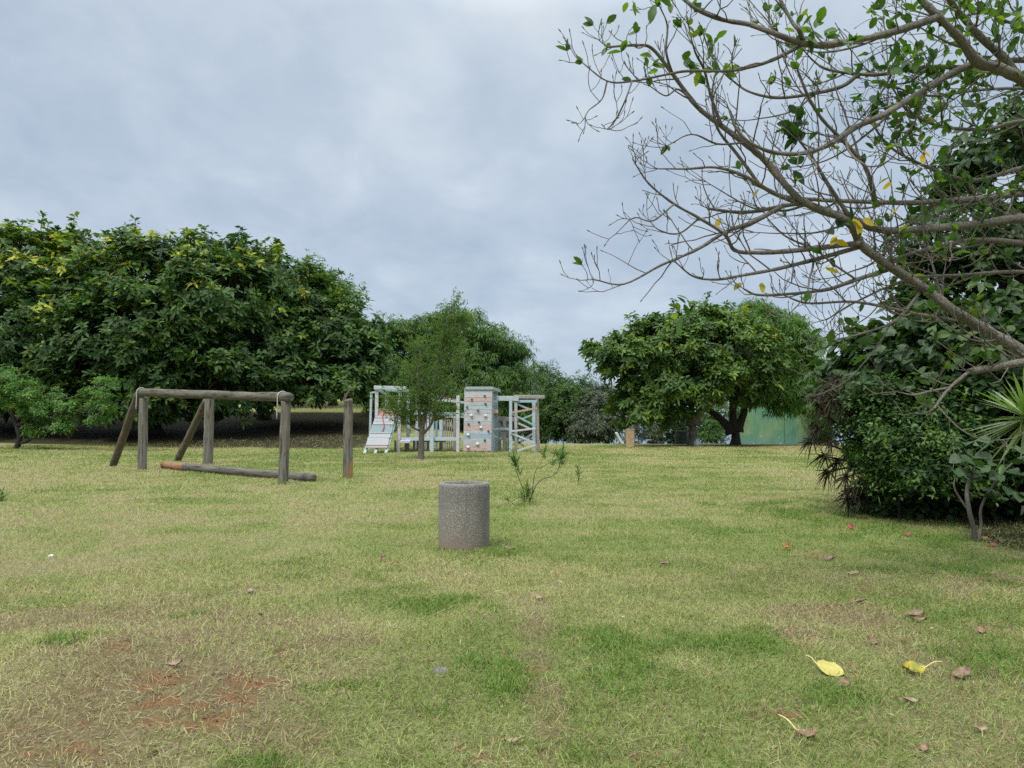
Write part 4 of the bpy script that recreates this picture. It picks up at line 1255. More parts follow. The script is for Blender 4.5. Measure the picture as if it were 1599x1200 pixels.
bush('light_blocking_shrub', 'added dense dark shrub blocking light at the right edge of the thicket', np.array([9.0, 12.6, 0.0]),  # extra dark-leaved shrub, added to block light and blacken the thicket interior
     [lobe(1560, 720, 12.6, 100, 110), lobe(1680, 720, 12, 120, 140), lobe(1500, 770, 12.8, 80, 70), lobe(1620, 800, 12.4, 130, 60), lobe(1800, 650, 11, 120, 200)],
     54, F_VINE, 300, 6000, .28, 6, .17, .11, .3, 'kite', tint=(.2, .1), r0=.08, twigs=60, inner=.5)
bush('low_plant', 'low glossy dark leafed plants at the foot of the thicket', gp(1405, 812),
     [lobe(1380, 790, 12.2, 32, 20), lobe(1415, 800, 11.8, 32, 22), lobe(1360, 785, 12.6, 18, 14), lobe(1445, 800, 11.5, 30, 24)],
     55, F_VINE, 90, 420, .09, 6, .15, .10, .4, 'ovate', tint=(.55, .15), r0=.02, twigs=30, inner=.2, cat='plant', axis_up=.9)
# large lobed leaf plant with a pale stem
pb2 = gp(1524, 846)
Yp = pb2[1]
rng_ = np.random.RandomState(56)
t = thing('big_leaf_plant', 'plant with large dull grey green leaves on a thin pale trunk at the thicket edge', 'plant', pb2)
w = MB()
qq = lambda px, py, d=0.: at(px, py, Yp + d)
for pts, r in [([pb2 - [0, 0, .05], qq(1520, 825), qq(1513, 795), qq(1510, 765, .1), qq(1520, 735, .1), qq(1530, 710, .1)], .034), ([qq(1528, 846), qq(1532, 820, .1), qq(1533, 790, .1), qq(1560, 745, .1), qq(1585, 720, .1)], .022), ([qq(1515, 800), qq(1500, 780, .1), qq(1490, 760, .1), qq(1494, 735, .1)], .016)]:
    C = crv(pts, 6); w.tube(C, np.linspace(r, r * .5, len(C)), 8, wob=.1)
w.build('trunk', B_GREY, t, smooth=True)
O = []; D = []
for (px, py) in [(1492, 735), (1505, 722), (1520, 712), (1535, 705), (1548, 722), (1512, 735), (1530, 728), (1558, 740), (1575, 735), (1590, 745), (1545, 765), (1560, 775), (1575, 762), (1536, 775), (1595, 725), (1500, 715), (1525, 742), (1590, 770), (1510, 690), (1580, 700), (1548, 688), (1532, 690)]:
    c = qq(px, py, rng_.normal() * .15)
    for _ in range(2):
        O.append(c); D.append([rng_.normal() * .8 - .2, -.5 + .4 * rng_.normal(), .0 + .25 * rng_.normal()])
n = len(O)
V, F, T = leaves(np.array(O), np.array(D, float), np.tile([0, -.35, 1.0], (n, 1)) + rng_.normal(size=(n, 3)) * .3,   .14 + .08 * rng_.rand(n), .13 + .05 * rng_.rand(n), .3, .3 + .3 * rng_.rand(n), 'round')
mesh_np('foliage', V, F, F_SILVER, t, {'tint': T}, smooth=True)

# dark purple spiky plants
tb = np.array([6.2, 12.9, float(H(6.2, 12.9))])
t = thing('spiky_plant', 'dark purple brown spiky leaved plant leaning out of the left side of the thicket', 'plant', tb)
w = MB(); VV = MB(); rng_ = np.random.RandomState(57)
heads = [(1296, 602), (1312, 590), (1285, 635), (1306, 650), (1280, 668), (1268, 690), (1300, 690), (1322, 672), (1290, 712), (1312, 722), (1330, 708), (1296, 738), (1325, 745), (1340, 728), (1336, 766), (1350, 752), (1348, 775), (1318, 630), (1335, 650), (1345, 690), (1305, 620), (1330, 780), (1345, 715), (1280, 615)]
for (px, py) in heads:
    c = at(px - 6, py, 12.0 + .3 * rng_.normal())
    a = tb + [rng_.normal() * .15, rng_.normal() * .15, .05]
    mid_ = a * .4 + c * .6 + [.15, 0, .12 + .25 * rng_.rand()]
    C = crv([a, mid_, c], 5); w.tube(C, np.linspace(.022, .012, len(C)), 5)
    d = c - mid_; d /= np.linalg.norm(d)
    n = 17
    A = np.repeat((d * .4 + np.array([-.4, -.35, .2]))[None], n, 0) + rng_.normal(size=(n, 3)) * .3
    V, F, T = rosettes(c - d * rng_.rand(n)[:, None] * .10, A, 2, .24, .024, .6, np.clip(.45 + .25 * rng_.normal(size=n), 0, 1), rng_, 'blade', (15, 80), .01)
    VV.add(V, F, T)
w.build('stem', B_DARK, t, smooth=True); VV.build('foliage', F_PURPLE, t, attr=True)

# yucca head
Yy = 8.2
yc = at(1606, 655, Yy)
t = thing('yucca', 'yucca with long pale green spear leaves in front of the thicket at the right edge', 'plant', [yc[0] + .25, Yy + .3, 0])
w = MB(); C = crv([[yc[0] + .25, Yy + .3, -.1], [yc[0] + .22, Yy + .25, .7], yc + [.05, .05, -.1], yc], 5); w.tube(C, np.linspace(.07, .05, len(C)), 9, wob=.15)
w.build('trunk', B_GREY, t, smooth=True)
rng_ = np.random.RandomState(58)
n = 84
d = unit(n * 2, rng_); d = d[d[:, 2] > -.75][:n]; n = len(d)
tn = np.clip(.35 + .2 * rng_.normal(size=n) + (d[:, 2] > .55) * .5, 0, 1)
V, F, T = leaves(yc + d * .03, d, np.tile([0, 0, 1.0], (n, 1)) + .2 * rng_.normal(size=(n, 3)), .50 + .14 * rng_.rand(n), .052, .10, tn, 'blade')
mesh_np('foliage', V, F, F_YUCCA, t, {'tint': T})


# ------------------------------------------------------------------ the bare-branched tree reaching in from the right
def bare_tree():
    rng = np.random.RandomState(61)
    base = np.array([6.1, 6.9, float(H(6.1, 6.9))])
    t = thing('bare_branched_tree', 'nearly leafless tree whose long grey branches reach in from the right edge', 'tree', base)
    w = MB()
    trunk = crv([base - [0, 0, .2], base + [0, -.05, 1.0], base + [.05, -.1, 2.0], base + [-.05, -.1, 3.2], base + [.05, -.1, 4.6], base + [.1, 0, 6.2]], 6)
    w.tube(trunk, np.linspace(.21, .09, len(trunk)), 12, wob=.1)
    # px polylines, start/end depth, start/end radius in photo pixels
    LIMBS = [
        ([(1660, 592), (1599, 550), (1539, 515), (1487, 484), (1447, 453), (1385, 413), (1345, 382), (1322, 345), (1250, 312), (1197, 253), (1162, 223), (1127, 197), (1088, 166), (1049, 114), (1018, 76), (992, 71), (948, 74)], 6.3, 5.6, 14, 2),
        ([(1680, 312), (1599, 304), (1512, 312), (1424, 317), (1337, 315), (1271, 312), (1223, 306), (1180, 290)], 6.9, 6.4, 10, 2),
        ([(1690, 352), (1599, 342), (1534, 350), (1468, 356), (1403, 361), (1359, 356), (1337, 345), (1293, 330), (1250, 319), (1219, 323), (1162, 332), (1105, 326)], 6.5, 6.0, 12, 3),
        ([(1700, 175), (1599, 125), (1555, 105), (1525, 96), (1499, 61), (1464, 26), (1430, -10), (1400, -60)], 6.2, 5.6, 15, 6),
        ([(1640, 150), (1564, 87), (1534, 61), (1503, 26), (1475, -10), (1440, -60)], 6.6, 6.2, 11, 5),
        ([(1464, 28), (1403, 48), (1359, 59), (1293, 70), (1254, 68), (1215, 55), (1171, 39), (1127, 31), (1088, 15), (1060, -10)], 5.7, 5.2, 8, 3),
        ([(1254, 66), (1248, 48), (1237, 35), (1215, -6)], 5.5, 5.4, 5, 3),
        ([(1250, 72), (1206, 94), (1171, 105), (1136, 111), (1075, 111), (1044, 116), (987, 127), (948, 127), (909, 98)], 5.5, 5.2, 4, 1.3),
        ([(1525, 98), (1481, 118), (1424, 153), (1381, 179), (1337, 199), (1293, 227), (1250, 240), (1206, 238), (1171, 223), (1149, 200), (1138, 170)], 6.0, 5.4, 8, 2),
        ([(1690, 110), (1599, 94), (1512, 105), (1446, 105), (1381, 116), (1341, 116), (1293, 109), (1271, 96), (1256, 80)], 6.8, 6.2, 8, 1.5),
        ([(1341, 116), (1315, 135), (1271, 146), (1215, 153), (1171, 144), (1145, 127), (1125, 110)], 6.3, 6.1, 5, 1.5),
        ([(1366, 315), (1360, 285), (1346, 253), (1319, 223), (1285, 188), (1263, 153), (1245, 109)], 6.3, 5.9, 6, 2.5),
        ([(1326, 338), (1293, 288), (1267, 245), (1240, 210)], 6.0, 5.8, 5, 2),
        ([(1346, 385), (1271, 406), (1215, 420), (1162, 430), (1118, 437), (1083, 432), (1055, 410)], 6.1, 5.5, 5, 1.3),
        ([(1344, 380), (1300, 385), (1228, 393), (1180, 395), (1147, 391), (1132, 367), (1092, 341), (1053, 319), (1014, 288), (992, 256)], 6.0, 5.4, 6, 1.3),
        ([(1223, 321), (1180, 345), (1132, 363), (1097, 385), (1062, 402), (1031, 415), (974, 444), (928, 437)], 5.9, 5.3, 5, 1.3),
        ([(1250, 319), (1206, 301), (1162, 275), (1118, 262), (1075, 264), (1027, 264)], 5.9, 5.5, 5, 1.3),
        ([(1394, 419), (1337, 437), (1293, 452), (1237, 459), (1184, 461), (1162, 452)], 6.2, 5.8, 5, 2),
        ([(1490, 502), (1424, 489), (1337, 472), (1263, 474), (1225, 462)], 6.3, 5.9, 4.5, 1.5),
        ([(1690, 560), (1599, 566), (1555, 574), (1513, 580)], 6.2, 6.0, 9, 7),
        ([(1513, 581), (1481, 608), (1459, 637), (1447, 646)], 6.0, 5.9, 4, 1.5),
        ([(1481, 606), (1450, 612), (1427, 617), (1400, 612)], 6.0, 5.8, 3, 1.2),
        ([(1690, 385), (1599, 380), (1520, 376), (1440, 392), (1380, 410)], 7.2, 6.6, 9, 4),
        ([(1690, 440), (1599, 425), (1500, 430), (1420, 436), (1340, 470), (1290, 500)], 6.9, 6.4, 6, 1.5),
        ([(1690, 205), (1599, 190), (1540, 202), (1470, 198), (1420, 175), (1395, 140)], 7.2, 6.5, 7, 2),
        ([(1690, 255), (1599, 262), (1520, 282), (1450, 262), (1390, 230), (1360, 190)], 7.3, 6.5, 7, 2),
        ([(1440, 453), (1400, 500), (1350, 520), (1310, 530)], 6.2, 6.0, 4, 1.2),
        ([(1599, 40), (1540, 20), (1480, 30), (1420, 15)], 7.0, 6.6, 5, 2),
        ([(1630, 140), (1540, 140), (1450, 150), (1380, 130)], 7.4, 6.7, 5, 2),
        ([(1187, 290), (1150, 240), (1120, 200), (1112, 150), (1118, 110)], 5.9, 5.6, 4, 1.5),
        ([(1127, 197), (1110, 150), (1100, 110), (1085, 80), (1075, 40)], 5.8, 5.5, 4, 1.3),
        ([(1049, 114), (1040, 80), (1042, 40), (1030, 10)], 5.7, 5.5, 3, 1.2),
        ([(1088, 166), (1060, 140), (1040, 150), (1015, 135)], 5.7, 5.5, 2.5, 1.0),
        ([(987, 127), (975, 160), (960, 190), (948, 202)], 5.3, 5.2, 1.8, 1.0),
        ([(948, 127), (940, 155), (920, 172), (914, 182)], 5.3, 5.2, 1.6, 1.0),
        ([(1053, 319), (1020, 345), (995, 340), (984, 343)], 5.5, 5.4, 2, 1.0),
        ([(1092, 341), (1060, 365), (1030, 360), (1014, 345)], 5.6, 5.5, 2, 1.0),
        ([(1162, 223), (1120, 225), (1080, 210), (1042, 228)], 5.7, 5.6, 2.5, 1.0)]
    tips = []
    lines = []
    sub = np.random.RandomState(99)
    trunk_hi = trunk
    for li, (px, y0, y1, r0, r1) in enumerate(LIMBS):
        n = len(px)
        P = []
        for i_, (x_, y_) in enumerate(px):
            Y = y0 + (y1 - y0) * i_ / (n - 1) + (.06 * rng.normal() if 0 < i_ < n - 1 else 0)
            P.append(at(x_, y_, Y))
        if px[0][0] >= 1595:
            s0 = P[0]
            dz = trunk_hi[:, 2] - (s0[2] - .25)
            a = trunk_hi[np.argmin(np.abs(dz))]
            P = [a] + P
        C = crv(P, 5)
        rr = np.linspace(r0, r1, len(C)) * 6.0 / FPX * .76
        w.tube(C, rr * (1 + .06 * rng.normal(size=len(C))), 7 if r0 > 4 else 5, wob=.10, seed=li)
        lines.append((C, rr))
        tips.append((C[-1], C[-1] - C[-3], r1))
    # secondary branches growing from the traced limbs
    for (C, rr) in list(lines):
        seg = np.concatenate([[0], np.cumsum(np.linalg.norm(np.diff(C, axis=0), axis=1))])
        for s_ in np.arange(.35, seg[-1] - .1, .50):
            i_ = int(np.searchsorted(seg, s_ + .1 * sub.rand()))
            if i_ >= len(C) - 2 or C[i_][0] / C[i_][1] > .70 or C[i_][0] / C[i_][1] < .38 or rr[i_] < .008: continue
            tg = C[i_ + 1] - C[i_ - 1]; tg /= np.linalg.norm(tg)
            sd = sub.normal(size=3); sd -= tg * np.dot(sd, tg); sd /= np.linalg.norm(sd)
            dd = tg * .8 + sd * .75; dd[2] -= .15
            p = C[i_].copy(); ln = .4 + .55 * sub.rand(); pts = [p.copy()]
            for q_ in range(6):
                dd = dd / np.linalg.norm(dd) + np.array([-.05, 0, .13]) + sub.normal(size=3) * .10
                p = p + dd / np.linalg.norm(dd) * ln / 6; pts.append(p.copy())
            B = crv(pts, 3); rb = np.linspace(min(.011, rr[i_] * .6), .0035, len(B))
            w.tube(B, rb, 5, wob=.1, seed=i_)
            lines.append((B, rb)); tips.append((B[-1], B[-1] - B[-3], 1))
    # twigs
    buds = MB(); LO = []; LD = []; LT = []; LL = []

    def leafcl(p, d, n, tn, L=.10):
        for _ in range(n):
            LO.append(p); LD.append(d + rng.normal(size=3) * .7 + [0, 0, .25]); LT.append(np.clip(tn + .12 * rng.normal(), 0, .8)); LL.append(L * (.7 + .6 * rng.rand()))

    def leafprob(p):
        # right, upper and outer tips keep more leaves
        px = CX + p[0] / p[1] * FPX
        py = 653 - (p[2] - EYE) / p[1] * FPX
        f = .015 + .5 * float(S((px - 1340) / 120)) * (1 - .5 * float(S((py - 420) / 100)))
        if py < 130: f += .16
        return f

    def twig(a, d, ln, r, lev):
        d = d / np.linalg.norm(d)
        pts = [a]; p = a.copy(); dd = d.copy()
        n = 5
        for q_ in range(n):
            dd = dd + np.array([0, 0, .11]) + rng.normal(size=3) * .19; dd /= np.linalg.norm(dd)
            p = p + dd * ln / n
            pts.append(p.copy())
        pts = np.array(pts)
        w.tube(pts, np.linspace(r, max(r * .55, .0021), len(pts)), 4, cap=False)
        if lev > 0:
            for _ in range(rng.randint(1, 3)):
                i_ = rng.randint(1, n)
                sd = rng.normal(size=3); sd[2] = abs(sd[2]) * .6 + .2
                twig(pts[i_], dd * .7 + sd * .55, ln * (.35 + .35 * rng.rand()), r * .7, lev - 1)
        # swollen bud tip
        buds.tube(np.array([p - dd * .004, p + dd * .010, p + dd * .026]), [.0026, .0042, .0012], 5, cap=False)
        if rng.rand() < leafprob(p):
            leafcl(p, dd, rng.randint(2, 5), .5 if rng.rand() > .25 else .7, .085)

    for (C, rr) in lines:
        seg = np.linalg.norm(np.diff(C, axis=0), axis=1)
        s = 0; nxt = .15
        for i_ in range(1, len(C) - 1):
            s += seg[i_]
            if C[i_][0] / C[i_][1] > .75: nxt = s + .1; continue
            while s > nxt:
                nxt += .10 + .15 * rng.rand()
                tg = C[i_ + 1] - C[i_ - 1]; tg /= np.linalg.norm(tg)
                sd = rng.normal(size=3); sd -= tg * np.dot(sd, tg); sd /= np.linalg.norm(sd)
                sd[2] = sd[2] * .8 + .25
                ln = (.16 + .34 * rng.rand()) * (1.1 if rr[i_] > .012 else .8)
                twig(C[i_], tg * .75 + sd * .8, ln, min(.0065, max(.0032, rr[i_] * .5)), 1 if rng.rand() < .65 else 0)
    for (p, d, r) in tips:
        for _ in range(3):
            twig(p, d / np.linalg.norm(d) + rng.normal(size=3) * .45, .12 + .14 * rng.rand(), .0035, 1)
        if p[2] > 3.9 or rng.rand() < .15: leafcl(p, d / np.linalg.norm(d), 3, .6, .08)
    # leaf clumps seen on single twigs
    for (px, py, Y, n, tn, rad) in [(1240, 200, 5.8, 16, .15, .10), (1225, 215, 5.8, 10, .15, .07), (1255, 190, 5.8, 10, .2, .08), (1358, 152, 6.2, 14, .3, .10), (1372, 166, 6.2, 8, .3, .06), (1243, 262, 5.8, 7, .5, .05),
                                    (1250, 50, 5.5, 8, .6, .08), (1270, 40, 5.5, 8, .6, .08), (1310, 60, 5.6, 5, .6, .06), (1400, 70, 5.9, 14, .5, .2), (1430, 30, 5.9, 18, .55, .2), (1450, 80, 6.3, 20, .5, .25), (1500, 50, 6.5, 20, .5, .3), (1560, 40, 6.5, 20, .5, .3), (1480, 150, 6.8, 24, .4, .3), (1400, 190, 6.8, 14, .4, .2),
                                    (1545, 10, 6.5, 24, .55, .3), (1592, 60, 6.5, 16, .5, .2), (1440, 200, 6.8, 24, .4, .3), (1400, 215, 6.6, 16, .3, .2), (1060, 480, 6.0, 5, .6, .06), (1070, 472, 6.0, 4, .6, .05), (1040, 0, 5.4, 10, .6, .12), (1000, 20, 5.4, 6, .65, .12), (1075, 100, 5.6, 5, .6, .05), (1112, 70, 5.6, 7, .5, .06), (1090, 115, 5.6, 4, .6, .06), (1320, 350, 5.9, 6, .2, .1), (1275, 400, 5.9, 4, .3, .08), (1430, 590, 6.1, 6, .3, .1), (1335, 520, 6.2, 10, .4, .2), (1310, 540, 6.3, 8, .5, .15)]:
        c = at(px, py, Y)
        for _ in range(n):
            leafcl(c + rng.normal(size=3) * rad * .6, rng.normal(size=3) * .5, 1, tn, .11)
    for (px, py, n) in [(1337, 343, 3), (1341, 354, 2), (1308, 371, 3), (1388, 280, 2), (1437, 241, 2), (1187, 446, 1), (1155, 446, 1), (1122, 340, 1), (1402, 325, 1), (1262, 308, 1), (1190, 297, 1), (1283, 452, 1), (1290, 415, 2)]:
        c = at(px, py, 5.85)
        for _ in range(n):
            LO.append(c + rng.normal(size=3) * .02); LD.append(np.array([rng.normal(), -.3, -.4])); LT.append(.9 + .1 * rng.rand()); LL.append(.10)
    w.build('branches', B_TWIG, t, smooth=True)
    buds.build('buds', foliage_mat('bud_green', [(0, (.09, .13, .04)), (1, (.16, .2, .08))]), t, smooth=True)
    n = len(LO); LL = np.array(LL)
    V, F, T = leaves(np.array(LO), np.array(LD), rng.normal(size=(n, 3)) * .6 + [0, 0, 1.0], LL, LL * .52, .15, np.array(LT), 'ovate')
    mesh_np('leaves', V, F, F_TWIG, t, {'tint': T}, smooth=True)


bare_tree()

# ------------------------------------------------------------------ fallen leaves, petals, bits
def leafcol(name, a, b, sc=30):
    m, nt, bs, out = mat_new(name)
    nt.links.new(ramp(nt, noise(nt, sc, 4), [(.35, a), (.65, b)]).outputs[0], bs.inputs['Base Color'])
    bs.inputs['Roughness'].default_value = .5
    return m


L_YEL = leafcol('fallen_yellow', (.38, .33, .07), (.47, .41, .13), 14); L_YG = leafcol('fallen_yellow_green', (.12, .15, .012), (.42, .32, .02), 18)
L_BRN = leafcol('fallen_brown', (.12, .066, .036), (.27, .165, .10)); L_TAN = leafcol('fallen_tan', (.19, .135, .075), (.33, .25, .15))
L_RED = leafcol('fallen_red', (.20, .025, .025), (.30, .06, .045)); L_OCH = leafcol('fallen_ochre', (.16, .08, .012), (.30, .16, .02)); L_STK = leafcol('leaf_stalk_yellow', (.50, .46, .14), (.60, .55, .25))


def fallen(label, px, py, Lp, Wp, ang, mat, curl=.25, lift=.018, stalk=0, name='fallen_leaf', cat='leaf', seed=0, tip=.25):
    g = gp(px, py); k = g[1] / FPX
    L = Lp * k * .9; W = Wp * k * .9
    rs = np.random.RandomState(seed + int(px))
    d = np.array([math.cos(ang), math.sin(ang), 0.]); s = np.array([-d[1], d[0], 0.])
    nu, nv = 9, 5
    V = []
    for i_ in range(nu):
        u = i_ / (nu - 1)
        hw = (math.sin(math.pi * min(1, u * .93 + .05)) ** .65) * W / 2 * (1 if u < 1 else .05)
        for j_ in range(nv):
            v = j_ / (nv - 1) * 2 - 1
            z = lift + curl * W * .45 * (abs(v) ** 1.6) * (.4 + .8 * u) + curl * L * .5 * (u - .45) ** 2 + curl * .12 * L * math.sin(u * 7 + v * 2 + px) * .5 + rs.normal() * .0025 + tip * s[1] * hw * v + tip * d[1] * (u - .5) * L
            V.append(g + d * (u - .5) * L + s * hw * v * (1 - .25 * curl * abs(v)) + np.array([0, 0, z]))
    F = [[i_ * nv + j_, (i_ + 1) * nv + j_, (i_ + 1) * nv + j_ + 1, i_ * nv + j_ + 1] for i_ in range(nu - 1) for j_ in range(nv - 1)]
    o = mesh_np(name, V, [np.array(F)], mat, None, smooth=True, origin=g)
    tag(o, label, cat)
    if stalk:
        mb = MB()
        a = g + d * (-.5 * L) + [0, 0, lift + .012]
        b = a - d * stalk * k + s * stalk * k * .15 + [0, 0, .035]
        C = crv([a + d * L * .15 + [0, 0, .004], a, (a + b) / 2 + [0, 0, .012], b], 4)
        mb.tube(C, .0035, 6)
        mb.build('leaf_stalk', L_STK, o, smooth=True)
    return o


fallen('large pale yellow fallen leaf with its stalk pointing away, left of the two yellow leaves', 1297, 1053, 46, 36, -.75, L_YEL, .12, lift=.026, stalk=18, tip=.4)
fallen('curled yellow green fallen leaf with stalk to the right, right of the two yellow leaves', 1427, 1054, 42, 27, math.pi + .12, L_YG, .5, lift=.026, stalk=26, tip=.4)
fallen('ragged brown dead leaf near the bottom edge with a long yellow stalk', 1258, 1156, 34, 26, -.9, L_BRN, .6, stalk=34)
fallen('crumpled reddish brown leaf right of the yellow green leaf', 1502, 1061, 36, 26, .2, L_BRN, .6)
fallen('small brown leaf scrap touching the pale yellow leaf', 1319, 1075, 20, 20, .4, L_BRN, .5)
fallen('curled brown leaf pair member lying higher on the lawn right, upper one', 1428, 966, 36, 16, .05, L_BRN, .7)
fallen('thin curled brown leaf just below the upper curled leaf', 1436, 973, 26, 10, .0, L_BRN, .7)
fallen('brown leaf on bare soil near the right edge', 1531, 991, 22, 16, .5, L_BRN, .5)
fallen('narrow rolled tan leaf below the two yellow leaves', 1422, 1101, 30, 9, -.5, L_TAN, .8)
fallen('small brown leaf above the two yellow leaves', 1364, 1008, 18, 14, .8, L_BRN, .6)
fallen('long thin brown leaf on the lawn behind the yellow leaves', 1338, 944, 30, 9, .05, L_BRN, .6)
fallen('tan flat leaf on the lawn between bush and yellow leaves', 1332, 899, 22, 12, .0, L_TAN, .4)
fallen('curled brown leaf in front of the ochre leaf', 1294, 877, 22, 14, .1, L_BRN, .7)
fallen('upright ochre yellow dead leaf on the lawn left of the thicket', 1228, 860, 11, 17, .6, L_OCH, .8, lift=.03)
fallen('red fallen petal on the grass in front of the low dark plants', 1329, 829, 9, 13, .7, L_RED, .7, lift=.025, name='petal', cat='petal')
fallen('red fallen petal beside the thin pale trunk, rightmost', 1551, 855, 13, 12, .1, L_RED, .5, name='petal', cat='petal')
fallen('red fallen petal in the shade midway along the thicket foot', 1417, 838, 12, 10, .2, L_RED, .5, name='petal', cat='petal')
fallen('yellow fallen leaf at the foot of the thin pale trunk', 1536, 845, 16, 12, .1, L_OCH, .5)
fallen('tan pink dead leaf on the lawn in the centre below the bin', 841, 938, 10, 18, .9, L_TAN, .6)
fallen('curled dark brown leaf right of the bin on open lawn', 1039, 884, 14, 12, .3, L_BRN, .8)
fallen('tan strip leaf lying near the bottom centre', 802, 1164, 34, 9, .2, L_TAN, .5)
fallen('grey brown twisted leaf on the bare mound at left', 272, 1044, 26, 13, .25, L_BRN, .8)
fallen('pinkish dead leaf on the lawn left of centre', 391, 929, 12, 14, .8, L_TAN, .7)
fallen('dark curled leaf beside the small earth mound left of the bin', 598, 878, 10, 12, 1.2, L_BRN, .9)
fallen('reddish brown leaf on the grass right beside the bin foot', 796, 861, 22, 9, -.5, L_BRN, .6)
fallen('small pale tan leaf close to the bottom right corner', 1532, 1146, 9, 22, 1.3, L_TAN, .6)
fallen('dull pink brown leaf by the bottom edge on the right', 1443, 1176, 22, 12, .3, L_BRN, .5)
# white scrap
g = gp(80, 871); mb = MB(); mb.tube(np.array([g + [0, 0, z_] for z_ in (-.01, .012, .024, .032)]), [.024, .028, .022, .008], 9, wob=.3)
tag(mb.build('stone', plain('white_stone', (.6, .6, .58), .7), smooth=True, origin=g), 'small white stone on the lawn at the far left', 'stone')
g = gp(688, 1049); mb = MB(); mb.tube(np.array([g + [0, 0, z_] for z_ in (-.03, -.006, .008, .014)]), [.055, .06, .048, .02], 10, wob=.3)
tag(mb.build('stone', plain('grey_stone', (.15, .14, .125), .9), smooth=True, origin=g), 'flat grey stone half buried in the lawn below the bin', 'stone')

# small bits strewn everywhere: dead leaf flakes (uncountable)
rng = np.random.RandomState(71)
x, y, r = sample_ring(2.5, 30, 7.0, .9)
n = len(x)
O = np.stack([x, y, H(x, y) + .012], -1)
D = unit(n, rng) * [1, 1, .25]
V, F, T = leaves(O, D, np.tile([0, 0, 1.], (n, 1)) + .5 * rng.normal(size=(n, 3)), .02 + .035 * rng.rand(n) ** 2, .014 + .014 * rng.rand(n), .1, rng.rand(n), 'kite')
fm, nt, bs, out = mat_new('leaf_flakes')
nt.links.new(ramp(nt, attr(nt, 'tint'), [(0, (.06, .04, .025)), (.5, (.17, .11, .06)), (.8, (.33, .26, .15)), (1, (.55, .50, .28))]).outputs[0], bs.inputs['Base Color'])
bs.inputs['Roughness'].default_value = .8
tag(mesh_np('leaf_litter', V, F, fm, None, {'tint': T}), 'small dead leaf flakes strewn over the lawn', 'leaf litter', kind='stuff')

# crumbs of earth on the bare patches
rng = np.random.RandomState(73)
x, y, r = sample_ring(2.4, 9, 900, .8)
_, _, so_, _, wo_ = fields(x, y)
k_ = rng.rand(len(x)) < np.clip(so_ * 1.1 + .02 * wo_, 0, 1)
x, y = x[k_], y[k_]; n = len(x)
rad = .003 + .011 * rng.rand(n) ** 3
OCT = np.array([(1, 0, 0), (0, 1, 0), (-1, 0, 0), (0, -1, 0), (0, 0, .8), (0, 0, -.5)], float)
OF = np.array([[0, 1, 4], [1, 2, 4], [2, 3, 4], [3, 0, 4], [1, 0, 5], [2, 1, 5], [3, 2, 5], [0, 3, 5]])
V = np.stack([x, y, H(x, y) - .008], -1)[:, None] + OCT[None] * rad[:, None, None] * (.6 + .8 * rng.rand(n, 6, 1))
cm, nt, bs, out = mat_new('earth_crumb')
nt.links.new(ramp(nt, attr(nt, 'tint'), [(0, (.10, .052, .026)), (.6, (.24, .13, .068)), (1, (.36, .23, .14))]).outputs[0], bs.inputs['Base Color'])
bs.inputs['Roughness'].default_value = .95
tag(mesh_np('earth_crumbs', V.reshape(-1, 3), [(OF[None] + (np.arange(n) * 6)[:, None, None]).reshape(-1, 3)], cm, None, {'tint': np.repeat(rng.rand(n), 6)}), 'loose crumbs of reddish earth on the bare patches', 'earth', kind='stuff')

# ------------------------------------------------------------------ world and sun
SUN_EL, SUN_AZ = R(58), R(215)   # azimuth clockwise from north (+y)
w = bpy.data.worlds.new('World'); scene.world = w; w.use_nodes = True
nt = w.node_tree; nt.nodes.clear()
wo = nt.nodes.new('ShaderNodeOutputWorld'); bg = nt.nodes.new('ShaderNodeBackground'); bg.inputs[1].default_value = .1
sky = nt.nodes.new('ShaderNodeTexSky'); sky.sky_type = 'NISHITA'; sky.sun_disc = False
sky.sun_elevation = SUN_EL; sky.sun_rotation = SUN_AZ
tc = nt.nodes.new('ShaderNodeTexCoord')
sp = nt.nodes.new('ShaderNodeSeparateXYZ'); nt.links.new(tc.outputs['Generated'], sp.inputs[0])
den = math_(nt, 'ADD', math_(nt, 'MAXIMUM', sp.outputs[2], 0.0), .34)
cmb = nt.nodes.new('ShaderNodeCombineXYZ')
nt.links.new(math_(nt, 'DIVIDE', sp.outputs[0], den), cmb.inputs[0]); nt.links.new(math_(nt, 'DIVIDE', sp.outputs[1], den), cmb.inputs[1])
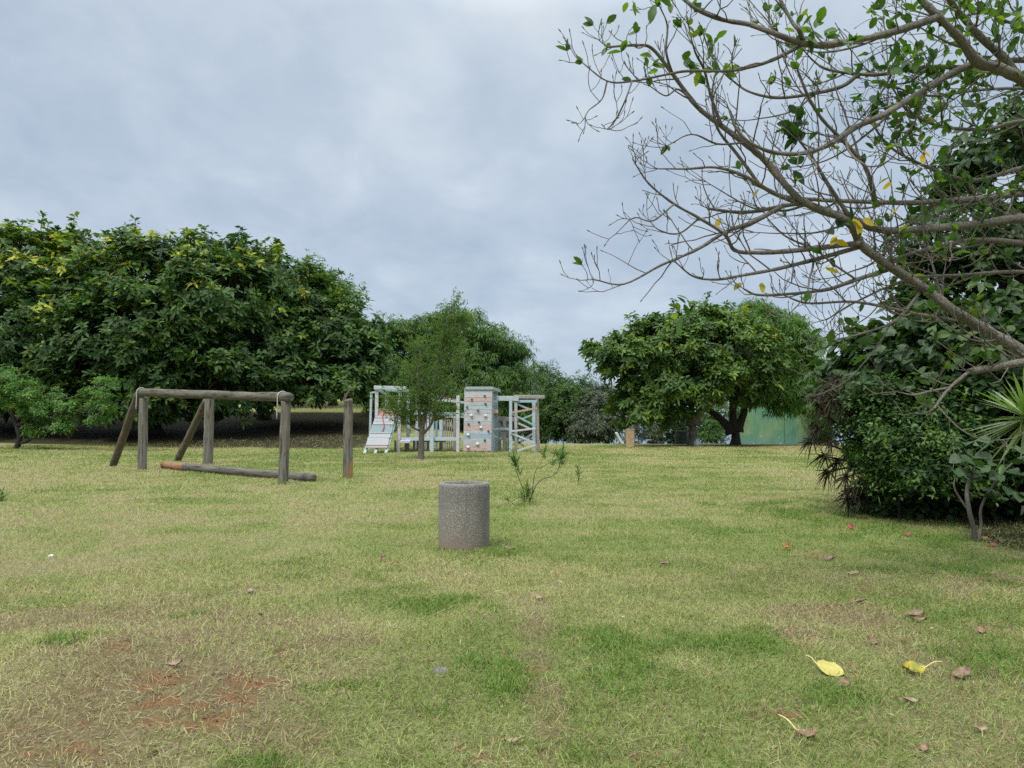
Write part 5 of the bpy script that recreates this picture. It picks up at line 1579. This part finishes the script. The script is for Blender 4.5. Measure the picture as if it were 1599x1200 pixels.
c1 = noise(nt, 1.5, 6, .52, vec=cmb.outputs[0], stretch=(1, .9, 1), dist=.35)
c2 = noise(nt, 5.5, 5, .55, vec=cmb.outputs[0], stretch=(1, .8, 1), dist=.3)
cl = math_(nt, 'ADD', math_(nt, 'MULTIPLY', c1, .62), math_(nt, 'MULTIPLY', c2, .38))
cloud = ramp(nt, cl, [(.375, (2.22, 2.74, 3.42)), (.5, (2.74, 3.24, 3.86)), (.63, (3.4, 3.84, 4.3))]).outputs[0]
zen = ramp(nt, sp.outputs[2], [(0, (.95, .97, 1.0)), (.25, (1, 1, 1)), (.47, (1.17, 1.13, 1.08)), (.62, (2.6, 2.4, 2.15)), (1, (5.0, 4.6, 4.0))]).outputs[0]
cloud = mixc(nt, 1.0, cloud, zen, 'MULTIPLY')
fin = mixc(nt, .94, sky.outputs[0], cloud)
nt.links.new(fin, bg.inputs[0]); nt.links.new(bg.outputs[0], wo.inputs[0])

sun = bpy.data.lights.new('sun', 'SUN'); sun.energy = 1.5; sun.angle = R(14); sun.color = (1, .96, .90)
so = bpy.data.objects.new('sun', sun); col.objects.link(so)
so.location = (0, 0, 30)
dvec = -np.array([math.sin(SUN_AZ) * math.cos(SUN_EL), math.cos(SUN_AZ) * math.cos(SUN_EL), math.sin(SUN_EL)])
from mathutils import Vector
so.rotation_euler = Vector(dvec).to_track_quat('-Z', 'Y').to_euler()

# ------------------------------------------------------------------ camera, render settings
cam = bpy.data.cameras.new('camera'); cam.sensor_width = 36; cam.lens = 36 * FPX / 1599.0
cam.clip_start = .05; cam.clip_end = 60000
co = bpy.data.objects.new('camera', cam); col.objects.link(co)
co.location = (0, 0, EYE); co.rotation_euler = (R(90) + PITCH, 0, 0)
scene.camera = co
vs = scene.view_settings
vs.view_transform = 'Standard'; vs.look = 'None'; vs.exposure = 0.9; vs.gamma = 1.0
cy = scene.cycles
cy.use_denoising = False
cy.max_bounces = 6; cy.diffuse_bounces = 4; cy.glossy_bounces = 2; cy.transmission_bounces = 4; cy.transparent_max_bounces = 4
cy.caustics_reflective = False; cy.caustics_refractive = False
